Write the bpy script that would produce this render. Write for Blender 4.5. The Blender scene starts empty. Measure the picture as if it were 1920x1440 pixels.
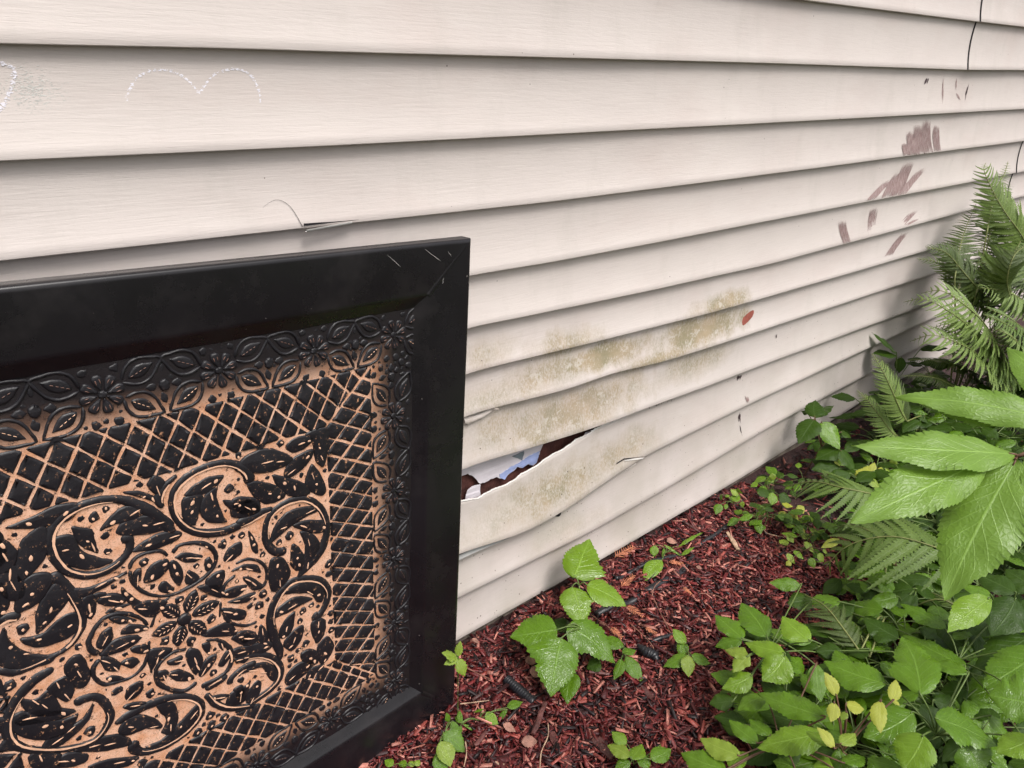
import bpy, bmesh, math, random
import numpy as np
from mathutils import Vector, Matrix
from mathutils.geometry import tessellate_polygon

# ------------------------------------------------------------------ camera
CAM={"loc":[0.0,-1.0691,1.2968],"r":[0.76233,-0.64647,0.03045],"u":[0.24651,0.33355,0.90993],"f":[0.5984,0.68617,-0.41363],"lens":24.976}
sc = bpy.context.scene
col = sc.collection
cam_d = bpy.data.cameras.new('camera')
cam = bpy.data.objects.new('camera', cam_d); col.objects.link(cam)
cam_d.sensor_width = 36; cam_d.lens = CAM['lens']; cam_d.clip_start = .02; cam_d.clip_end = 500
r_, u_, f_ = (Vector(CAM[k]) for k in 'ruf')
mw = Matrix((r_, u_, -f_)).transposed().to_4x4(); mw.translation = Vector(CAM['loc'])
cam.matrix_world = mw
sc.camera = cam
# ------------------------------------------------------------------ sky, sun, exposure
SUN_EL, SUN_AZ = 59.0, -84.0      # degrees; azimuth measured from +X towards +Y (so the light comes from in front of the wall)
world = bpy.data.worlds.new('World'); sc.world = world; world.use_nodes = True
nt = world.node_tree; nt.nodes.clear()
sky = nt.nodes.new('ShaderNodeTexSky'); sky.sky_type = 'NISHITA'; sky.sun_disc = False
sky.sun_elevation = math.radians(SUN_EL); sky.sun_rotation = math.radians(90 - SUN_AZ)
sky.air_density = 1.0; sky.dust_density = 6.0; sky.ozone_density = 0.6
hs = nt.nodes.new('ShaderNodeHueSaturation'); hs.inputs['Saturation'].default_value = .30   # grey overcast sky
bg = nt.nodes.new('ShaderNodeBackground'); bg.inputs['Strength'].default_value = .118
wo = nt.nodes.new('ShaderNodeOutputWorld')
nt.links.new(sky.outputs[0], hs.inputs['Color']); nt.links.new(hs.outputs[0], bg.inputs['Color']); nt.links.new(bg.outputs[0], wo.inputs['Surface'])
sd = bpy.data.lights.new('sun', 'SUN'); sd.energy = 1.5; sd.angle = math.radians(20); sd.color = (1, .965, .93)
sun = bpy.data.objects.new('sun', sd); col.objects.link(sun)
el, az = math.radians(SUN_EL), math.radians(SUN_AZ)
sdir = Vector((math.cos(el)*math.cos(az), math.cos(el)*math.sin(az), math.sin(el)))
sun.rotation_euler = sdir.to_track_quat('Z', 'Y').to_euler(); sun.location = sdir*8
sc.view_settings.view_transform = 'Standard'; sc.view_settings.look = 'None'
sc.view_settings.exposure = 0.60; sc.view_settings.gamma = 1.0; sc.view_settings.use_curve_mapping = False
sc.render.engine = 'CYCLES'

random.seed(7); rng = np.random.default_rng(7)

# ------------------------------------------------------------------ measured shapes (metres)
EDGE={0:[[1.879,1.4595],[3.115,1.4732],[3.504,1.4786]],1:[[0.136,1.2981],[0.378,1.3018],[0.569,1.3025],[1.743,1.3126],[3.045,1.3186],[3.654,1.3278]],2:[[0.108,1.1704],[0.559,1.1688],[1.789,1.1707],[3.804,1.1768]],3:[[0.081,1.0526],[0.342,1.0484],[1.032,1.038],[1.833,1.0381],[3.939,1.0404]],4:[[0.82,0.9164],[1.042,0.9105],[1.876,0.9061],[3.442,0.8997]],5:[[0.814,0.811],[0.912,0.8047],[1.422,0.7863],[1.92,0.7727],[3.45,0.7758]],6:[[0.809,0.7109],[1.162,0.6939],[1.628,0.6746],[1.954,0.6681],[3.231,0.6472]],7:[[0.804,0.6142],[1.095,0.5943],[1.201,0.594],[1.248,0.5959],[1.461,0.5735],[1.654,0.5672],[1.99,0.5589],[3.312,0.5281]],8:[[0.797,0.4887],[1.031,0.469],[1.27,0.4559],[1.343,0.4538],[1.684,0.4382],[2.033,0.4285],[3.236,0.3924]],9:[[0.789,0.2718],[0.978,0.2433],[1.115,0.2471],[1.397,0.2852],[1.442,0.2917],[1.718,0.2959],[2.075,0.3015],[2.858,0.3025],[3.335,0.2995]],10:[[0.787,0.1356],[1.223,0.1194],[1.754,0.1424],[2.119,0.1658],[2.865,0.1719]],11:[[0.779,0.0042],[1.268,0.0007],[1.788,0.0019],[2.091,0.008],[2.978,0.0481]]}
TEAR=[[0.798,0.3997],[0.854,0.3912],[0.954,0.3954],[1.039,0.413],[1.15,0.4316],[1.222,0.4416],[1.338,0.4457]]
SEAMX=[3.046,3.971]
HEART=[[0.2644,1.2278],[0.2627,1.2364],[0.2663,1.2449],[0.2735,1.2555],[0.2835,1.2641],[0.2952,1.2695],[0.3109,1.2719],[0.3251,1.27],[0.3368,1.2647],[0.3461,1.2571],[0.3519,1.2493],[0.3551,1.2437],[0.3629,1.2516],[0.3741,1.2629],[0.3873,1.2709],[0.4025,1.2745],[0.4174,1.2736],[0.4294,1.2681],[0.4361,1.2589],[0.4399,1.2471],[0.4409,1.2376],[0.4392,1.2305]]
CHALK2=[[0.1207,1.2716],[0.1319,1.2756],[0.1386,1.2748],[0.1457,1.2711],[0.1447,1.2625],[0.1395,1.2509],[0.1325,1.2392],[0.125,1.2295],[0.1119,1.2179]]
SMUDGE=[[0.1496,1.2683],[0.1835,1.2649],[0.1818,1.2288],[0.1348,1.2254]]
CRACK=[[0.4245,1.0822],[0.4349,1.0879],[0.4466,1.0914],[0.4577,1.0885],[0.4683,1.0793],[0.4757,1.0648],[0.4803,1.0518],[0.4836,1.0424]]
NOTCH=[[0.4836,1.0424],[0.5131,1.0438],[0.532,1.0443],[0.5808,1.045]]
SMEAR=[[[[2.6945,1.0833],[2.715,1.0405],0.0546],[[2.7248,1.1212],[2.7713,1.0376],0.066],[[2.7775,1.1414],[2.8335,1.0367],0.0675],[[2.8401,1.1575],[2.9022,1.0378],0.0694],[[2.937,1.135],[2.9787,1.0397],0.0609]],[[[2.7901,1.0162],[2.7161,0.9019],0.0925],[[2.9253,0.985],[2.7482,0.9029],0.0744],[[2.753,0.9866],[2.6504,0.9053],0.1256],[[2.6497,0.962],[2.5082,0.9067],0.0654]],[[[2.3603,0.8533],[2.4066,0.7736],0.0526],[[2.5859,0.8724],[2.5864,0.7751],0.0642],[[2.6451,0.82],[2.6389,0.7734],0.0556]],[[[2.9432,0.8278],[2.7896,0.7749],0.0768],[[2.9701,0.7948],[2.8442,0.7785],0.0651]],[[[2.9154,0.7476],[2.7845,0.6757],0.0704]]]
DRIP=[[[2.7626,1.2899],[2.7573,1.265],0.0326],[[2.8978,1.2914],[2.9304,1.1957],0.014],[[3.0081,1.2969],[3.0322,1.2485],0.0123],[[3.0293,1.244],[3.1022,1.2097],0.0124],[[3.1409,1.2736],[3.1265,1.2118],0.0184],[[1.8972,0.4226],[1.8994,0.3972],0.0271],[[1.9484,0.3329],[1.9629,0.3022],0.0151],[[1.9359,0.2786],[1.949,0.2254],0.0134],[[1.9465,0.2262],[1.9694,0.1685],0.0076],[[2.0778,0.5163],[2.0821,0.4991],0.0087]]
REDCHIP=[[1.9109,0.6281],[1.8924,0.6296],[1.8536,0.6162],[1.8512,0.5956],[1.8671,0.5944],[1.9056,0.61]]
HOLE=[[1.0911,0.2467],[1.1112,0.2333],[1.1203,0.2385],[1.1299,0.2394],[1.1298,0.2178],[1.1199,0.2146],[1.0996,0.2287]]
SLIT=[[1.3225,0.307],[1.3536,0.3102],[1.3998,0.2997],[1.4474,0.2889]]
LIPTEAR5=[[0.8137,0.8088],[0.8651,0.8067],[0.8971,0.8018],[0.9261,0.8018]]
LIPTEAR7=[[0.8079,0.6022],[0.8474,0.5964],[0.8917,0.6041]]
DEBRIS=[[1.4503,0.4419],[1.4736,0.4399],[1.5147,0.4395],[1.5329,0.4376],[1.5509,0.4383],[1.4854,0.4389]]
ALGAE=[[1.103,0.706,0.117,0.037,0.6],[0.867,0.736,0.073,0.034,0.4],[1.247,0.641,0.17,0.033,1.0],[1.066,0.642,0.182,0.042,0.6],[0.887,0.631,0.117,0.039,0.4],[1.165,0.523,0.258,0.066,0.75],[0.909,0.549,0.122,0.055,0.45],[1.262,0.524,0.137,0.051,0.6],[1.339,0.333,0.151,0.053,0.5],[1.09,0.32,0.18,0.071,0.6],[0.937,0.297,0.143,0.064,0.35],[1.646,0.623,0.222,0.047,1.0],[1.719,0.687,0.135,0.029,0.8],[1.459,0.583,0.154,0.024,0.8],[1.65,0.524,0.177,0.049,0.5],[1.177,0.154,0.141,0.041,0.25],[1.436,0.325,0.097,0.037,0.3]]
WRAP1=[[0.8022,0.03,0.4855],[0.8925,0.03,0.4881],[1.0854,0.03,0.4702],[1.0672,0.03,0.4427],[1.0572,0.03,0.4255],[1.0479,0.03,0.3966],[1.0371,0.03,0.3929],[1.019,0.03,0.4033],[1.002,0.03,0.3982],[0.9844,0.03,0.4084],[0.972,0.03,0.4018],[0.9555,0.03,0.3969],[0.9454,0.03,0.3877],[0.9307,0.03,0.397],[0.9224,0.03,0.4038],[0.8706,0.03,0.4036],[0.8548,0.03,0.4259],[0.8356,0.03,0.4438],[0.8021,0.03,0.4477]]
WRAPB=[[0.9275,0.029,0.4079],[0.9581,0.029,0.4149],[0.9916,0.029,0.4174],[1.0168,0.029,0.427],[1.0562,0.029,0.4263],[1.0469,0.029,0.3974],[1.0361,0.029,0.3938],[1.0181,0.029,0.4041],[1.001,0.029,0.3991],[0.9835,0.029,0.4092],[0.9711,0.029,0.4027],[0.9546,0.029,0.3977],[0.9446,0.029,0.3885],[0.9299,0.029,0.3978]]
WRAP2=[[0.8234,0.026,0.3756],[0.8309,0.026,0.4032],[0.8461,0.026,0.4098],[0.8694,0.026,0.4061],[0.868,0.026,0.3702]]
WRAP3=[[1.1992,0.022,0.4172],[1.21,0.022,0.4312],[1.2296,0.022,0.4326],[1.2352,0.022,0.4269],[1.2143,0.022,0.4141]]
WRAPDARK=[[0.9649,0.0285,0.4438],[1.0048,0.0285,0.4444],[0.9995,0.0285,0.4223],[0.9821,0.0285,0.4322]]
PANEL={"base":[0.1603,-0.1691,0.0058],"m":[[0.9951,-0.07893,0.05957],[0.07741,0.99662,0.02739],[-0.06153,-0.02265,0.99785]],"W":1.045,"w":0.0916}
BLOB=[[[-0.1302,0.719],[-0.1132,0.7079],[-0.113,0.6976],[-0.1108,0.6791],[-0.1221,0.6892],[-0.1281,0.702]],[[-0.1557,0.7098],[-0.1322,0.7058],[-0.1288,0.686],[-0.115,0.6716],[-0.1003,0.6607],[-0.1106,0.6569],[-0.1292,0.6613],[-0.1484,0.6784],[-0.1577,0.6967]],[[-0.0972,0.7075],[-0.0841,0.7207],[-0.0684,0.727],[-0.0528,0.7168],[-0.0608,0.7074],[-0.0807,0.7091]],[[-0.0783,0.6956],[-0.0677,0.7059],[-0.0474,0.7042],[-0.0304,0.6996],[-0.0183,0.6796],[-0.0468,0.6804],[-0.07,0.6879]],[[-0.0617,0.6586],[-0.0466,0.6673],[-0.0249,0.6691],[-0.0073,0.6618],[-0.0138,0.6534],[-0.036,0.6518]],[[-0.1921,0.7501],[-0.1707,0.7529],[-0.1484,0.7576],[-0.1256,0.7508],[-0.1397,0.7367],[-0.1573,0.7379],[-0.1794,0.743]],[[-0.1994,0.6799],[-0.1895,0.7147],[-0.179,0.7276],[-0.1642,0.731],[-0.1674,0.701],[-0.1784,0.686],[-0.1912,0.678]],[[-0.2127,0.7399],[-0.2016,0.7257],[-0.1972,0.7103],[-0.207,0.6933],[-0.2187,0.7046]],[[0.0138,0.7195],[0.028,0.7296],[0.0437,0.7329],[0.061,0.7291],[0.0479,0.716],[0.0302,0.7136]],[[0.0091,0.7104],[0.0296,0.7072],[0.024,0.6894],[0.0183,0.6715],[0.0073,0.6759],[0.0055,0.6943]],[[0.0554,0.7111],[0.052,0.6967],[0.0578,0.6718],[0.0607,0.6591],[0.0394,0.6676],[0.0314,0.6865],[0.0368,0.7023],[0.0473,0.7096]],[[0.0672,0.6865],[0.0832,0.6805],[0.0978,0.6797],[0.112,0.6697],[0.1107,0.6513],[0.0936,0.6532],[0.078,0.6686]],[[-0.0641,0.7479],[-0.0478,0.744],[-0.0322,0.73],[-0.036,0.7268],[-0.047,0.7365]],[[-0.0348,0.7517],[-0.027,0.7593],[-0.0178,0.7478],[-0.0245,0.7356],[-0.0324,0.7426]],[[-0.0115,0.6229],[0.0019,0.6238],[0.0201,0.6111],[0.0042,0.6089]],[[-0.0559,0.6049],[-0.0465,0.623],[-0.03,0.6245],[-0.0277,0.612],[-0.0416,0.6026]],[[-0.0216,0.6161],[-0.0127,0.612],[-0.0089,0.594],[-0.0142,0.5801],[-0.0218,0.5978]],[[-0.0404,0.5813],[-0.0339,0.5897],[-0.0242,0.5756],[-0.0321,0.5725]],[[-0.0027,0.5793],[0.0024,0.591],[0.0127,0.5766],[0.0024,0.5721]],[[0.0566,0.5899],[0.0641,0.6035],[0.0791,0.6066],[0.0801,0.5916],[0.0668,0.5853]],[[-0.1426,0.6339],[-0.1211,0.6277],[-0.0962,0.6287],[-0.0859,0.6303],[-0.0952,0.6238],[-0.1225,0.6176],[-0.1381,0.621]],[[0.0266,0.5963],[0.033,0.6005],[0.0358,0.5873],[0.0274,0.584]],[[-0.0696,0.6226],[-0.0625,0.6237],[-0.064,0.611],[-0.0709,0.6121]],[[0.0319,0.5675],[0.0486,0.5693],[0.0495,0.5566],[0.0376,0.5402],[0.0269,0.5577]],[[0.0985,0.741],[0.1202,0.7497],[0.1415,0.7465],[0.1691,0.7251],[0.1527,0.7164],[0.1264,0.7182],[0.1078,0.7267]],[[0.1703,0.7456],[0.1845,0.7552],[0.2076,0.7508],[0.2047,0.7399],[0.1834,0.7346]],[[0.2053,0.7538],[0.2365,0.7542],[0.2367,0.7278],[0.2293,0.6985],[0.2177,0.712],[0.214,0.7371]],[[0.1652,0.6981],[0.1755,0.7183],[0.2063,0.7252],[0.2007,0.7078],[0.1789,0.6958]],[[0.1998,0.6667],[0.2043,0.6848],[0.212,0.6944],[0.2233,0.6734],[0.2298,0.6511],[0.222,0.6438],[0.2101,0.6531]],[[0.1472,0.6995],[0.1714,0.6864],[0.1894,0.6729],[0.198,0.655],[0.1767,0.6578],[0.159,0.6716]],[[0.1058,0.7],[0.1291,0.6941],[0.1502,0.6771],[0.1539,0.6637],[0.1335,0.6617],[0.1187,0.6719]],[[0.0791,0.682],[0.0958,0.6805],[0.1098,0.6682],[0.113,0.6528],[0.0977,0.6516],[0.0773,0.6596]],[[0.1378,0.5914],[0.1486,0.6168],[0.1703,0.6281],[0.2086,0.6209],[0.2106,0.6125],[0.186,0.6094],[0.1617,0.6015]],[[0.1759,0.6008],[0.1953,0.6006],[0.2272,0.5878],[0.2317,0.5728],[0.2089,0.5744],[0.1897,0.5875]],[[0.1843,0.5768],[0.1987,0.5708],[0.2128,0.549],[0.2092,0.5264],[0.1959,0.5136],[0.1756,0.5069],[0.1869,0.5337],[0.1904,0.5533]],[[0.1689,0.5627],[0.1781,0.5535],[0.1845,0.5348],[0.1786,0.5162],[0.1647,0.5306],[0.1659,0.551]],[[0.1277,0.545],[0.1374,0.5509],[0.1508,0.5396],[0.1566,0.5159],[0.1461,0.5023],[0.1294,0.4999],[0.126,0.5199]],[[0.0973,0.6182],[0.1048,0.6029],[0.1079,0.5843],[0.1013,0.5847],[0.0981,0.6008]],[[0.0835,0.5403],[0.0952,0.5347],[0.1096,0.5148],[0.0939,0.5174]],[[0.069,0.5622],[0.0844,0.565],[0.1014,0.5571],[0.1048,0.5429],[0.0859,0.5568]],[[0.1519,0.478],[0.1743,0.4832],[0.1992,0.4765],[0.2139,0.4582],[0.2129,0.4361],[0.2026,0.4385],[0.1932,0.4573],[0.1734,0.4672]],[[0.128,0.4441],[0.1409,0.4564],[0.1656,0.4602],[0.19,0.4449],[0.1721,0.443],[0.1447,0.4407]],[[0.1351,0.4041],[0.1436,0.4219],[0.1613,0.4291],[0.1547,0.4017],[0.1419,0.3947]],[[0.1434,0.3796],[0.1593,0.3935],[0.1745,0.3936],[0.1708,0.3726],[0.1549,0.3614]],[[0.1989,0.3595],[0.1949,0.3853],[0.2058,0.3938],[0.2186,0.381],[0.215,0.3594],[0.2039,0.3508]],[[0.2073,0.3066],[0.2057,0.3318],[0.2225,0.3432],[0.2326,0.3192],[0.2237,0.303],[0.2124,0.2974]],[[0.174,0.3355],[0.1872,0.3366],[0.1999,0.3231],[0.1991,0.3054],[0.1858,0.3074],[0.176,0.3224]],[[0.144,0.3062],[0.1601,0.3171],[0.1861,0.3133],[0.1854,0.2986],[0.1638,0.2907],[0.1457,0.2901]],[[0.179,0.2781],[0.1878,0.294],[0.2093,0.29],[0.2063,0.2827],[0.1899,0.2805]],[[0.0655,0.3582],[0.0822,0.3648],[0.1053,0.3564],[0.1185,0.3368],[0.1172,0.3172],[0.1056,0.3273],[0.0976,0.3497],[0.0792,0.3554]],[[0.0713,0.3146],[0.0865,0.3279],[0.0929,0.318],[0.0867,0.2987],[0.072,0.2937]],[[0.0498,0.3344],[0.0614,0.3354],[0.0649,0.3217],[0.0526,0.3126]],[[0.0584,0.4365],[0.0723,0.442],[0.0895,0.4297],[0.0907,0.4154],[0.0769,0.4151]],[[0.0974,0.4116],[0.1038,0.4354],[0.1117,0.4145],[0.1083,0.3998]],[[0.0565,0.4134],[0.0833,0.4087],[0.1129,0.3971],[0.1049,0.385],[0.0683,0.3927]],[[-0.1278,0.5309],[-0.1227,0.544],[-0.1118,0.5494],[-0.1119,0.5356],[-0.12,0.5263]],[[-0.1233,0.5143],[-0.1099,0.5252],[-0.0925,0.5246],[-0.0794,0.5148],[-0.0928,0.5082],[-0.1103,0.5089]],[[-0.1267,0.5022],[-0.121,0.5059],[-0.1094,0.4893],[-0.1124,0.4792],[-0.1234,0.4883]],[[-0.0949,0.533],[-0.085,0.5416],[-0.0668,0.5292],[-0.0727,0.5253]],[[-0.1028,0.4854],[-0.0903,0.4851],[-0.0841,0.4765],[-0.0937,0.4725]],[[-0.0864,0.5021],[-0.0723,0.4987],[-0.0719,0.4863],[-0.0839,0.4934]],[[-0.1064,0.5647],[-0.0962,0.5638],[-0.0806,0.5485],[-0.0976,0.5531]],[[-0.1242,0.4696],[-0.1155,0.469],[-0.1046,0.4573],[-0.1182,0.4622]],[[-0.0153,0.4401],[-0.0099,0.4524],[0.0011,0.4407],[0.0036,0.4235],[-0.0082,0.4096]],[[-0.0427,0.4259],[-0.0289,0.4251],[-0.0131,0.4021],[-0.0307,0.408]],[[-0.0003,0.4047],[0.0095,0.4199],[0.0245,0.4216],[0.019,0.4088],[0.0053,0.3985]],[[-0.0567,0.4397],[-0.0476,0.4341],[-0.0526,0.4244],[-0.0596,0.4313]],[[-0.0419,0.451],[-0.0263,0.4493],[-0.0292,0.4408],[-0.0387,0.444]],[[0.0085,0.452],[0.0186,0.4487],[0.0149,0.4325]],[[0.0327,0.4406],[0.0411,0.4384],[0.0379,0.427]],[[0.0315,0.404],[0.0437,0.4182],[0.0472,0.4081],[0.0375,0.3976]],[[0.0496,0.486],[0.0466,0.5004],[0.0631,0.4917],[0.0775,0.4789],[0.0701,0.4698]],[[0.0449,0.529],[0.0643,0.5319],[0.0813,0.5261],[0.0652,0.5163]],[[0.0581,0.5097],[0.0799,0.5089],[0.0953,0.5063],[0.0812,0.4979]],[[-0.074,0.5728],[-0.0427,0.5614],[-0.04,0.5529],[-0.0558,0.5446],[-0.0689,0.5563]],[[-0.065,0.4822],[-0.0398,0.4699],[-0.0581,0.4608],[-0.0668,0.451]],[[0.0143,0.4693],[0.0442,0.4734],[0.0578,0.4554],[0.0528,0.4476]],[[0.0147,0.5564],[0.0427,0.55],[0.0407,0.5287]],[[-0.2054,0.6345],[-0.2004,0.6564],[-0.1897,0.6693],[-0.174,0.6678],[-0.1682,0.6569],[-0.1814,0.6387],[-0.1941,0.6328]],[[-0.1895,0.5967],[-0.1841,0.6213],[-0.1742,0.6371],[-0.1607,0.647],[-0.1521,0.6323],[-0.1574,0.618],[-0.1717,0.6042],[-0.1853,0.5945]],[[-0.2042,0.5879],[-0.1855,0.5838],[-0.1669,0.5952],[-0.1501,0.5926],[-0.1513,0.5735],[-0.1651,0.5658],[-0.1879,0.5678],[-0.1987,0.5762]],[[-0.2336,0.5753],[-0.2249,0.6018],[-0.2204,0.6034],[-0.218,0.5831],[-0.2076,0.5663],[-0.1901,0.5538],[-0.1796,0.552],[-0.192,0.5416],[-0.2135,0.5481],[-0.2291,0.5597]],[[-0.2224,0.6831],[-0.2125,0.6684],[-0.2139,0.6511],[-0.2203,0.6383],[-0.2295,0.6411]],[[-0.2219,0.4956],[-0.2082,0.4864],[-0.1951,0.4916],[-0.1894,0.4668],[-0.1881,0.4541],[-0.2034,0.4576],[-0.2167,0.4714]],[[-0.2383,0.468],[-0.2225,0.4731],[-0.2076,0.451],[-0.1904,0.439],[-0.1746,0.4353],[-0.1868,0.4195],[-0.203,0.4191],[-0.2227,0.4335],[-0.235,0.4518]],[[-0.21,0.4048],[-0.1998,0.4192],[-0.1838,0.4174],[-0.1665,0.4223],[-0.1545,0.436],[-0.1607,0.4158],[-0.1792,0.4042],[-0.1963,0.3995]],[[-0.1933,0.4927],[-0.1843,0.5007],[-0.1717,0.4996],[-0.1683,0.4788],[-0.1764,0.4676],[-0.1846,0.4777]],[[-0.1695,0.5144],[-0.1582,0.5258],[-0.1495,0.5183],[-0.1468,0.491],[-0.155,0.4797],[-0.1638,0.4876]],[[-0.1179,0.3676],[-0.1071,0.3807],[-0.0875,0.3722],[-0.0712,0.3475],[-0.0739,0.3413],[-0.0899,0.3528],[-0.1084,0.3555]],[[-0.0662,0.3734],[-0.0578,0.3783],[-0.0455,0.3646],[-0.0439,0.3419],[-0.0523,0.3205],[-0.065,0.3323],[-0.0573,0.3485]],[[-0.0825,0.3178],[-0.0628,0.317],[-0.0393,0.3277],[-0.0193,0.3413],[-0.0106,0.3437],[-0.0149,0.3217],[-0.0313,0.3054],[-0.0524,0.3011],[-0.0722,0.3046]],[[-0.1737,0.3726],[-0.1527,0.3748],[-0.1291,0.3653],[-0.115,0.3471],[-0.1196,0.34],[-0.1486,0.3537]],[[-0.2028,0.3671],[-0.1934,0.3749],[-0.1807,0.3703],[-0.1691,0.3564],[-0.177,0.3496],[-0.1928,0.3568]],[[-0.1623,0.3304],[-0.1447,0.3298],[-0.1173,0.3142],[-0.109,0.3051],[-0.1297,0.3048]],[[-0.1051,0.4252],[-0.1,0.4369],[-0.0852,0.4375],[-0.0869,0.4234],[-0.0987,0.4185]],[[-0.1091,0.4077],[-0.0981,0.4079],[-0.0843,0.3987],[-0.0993,0.3985]],[[0.0153,0.3458],[0.0363,0.3347],[0.0228,0.3324]],[[0.0451,0.3318],[0.0657,0.3326],[0.073,0.3365],[0.0638,0.308],[0.0389,0.3131]],[[-0.1165,0.6014],[-0.1014,0.6026],[-0.0878,0.589],[-0.0969,0.5847],[-0.1096,0.5912]],[[-0.1216,0.6127],[-0.1121,0.6101],[-0.1079,0.6037],[-0.1178,0.6043]],[[-0.0859,0.6038],[-0.0791,0.5891],[-0.0685,0.5746],[-0.079,0.5754],[-0.0859,0.5903]],[[-0.1366,0.6095],[-0.1249,0.6122],[-0.1241,0.5943],[-0.1307,0.5823],[-0.1371,0.5945]],[[-0.1097,0.5778],[-0.0991,0.5813],[-0.0823,0.5771],[-0.098,0.5762]],[[0.0648,0.4328],[0.0785,0.4358],[0.0867,0.4231],[0.0728,0.4202]],[[0.0573,0.3966],[0.0752,0.3941],[0.0865,0.3902],[0.0698,0.3835]]]
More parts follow.
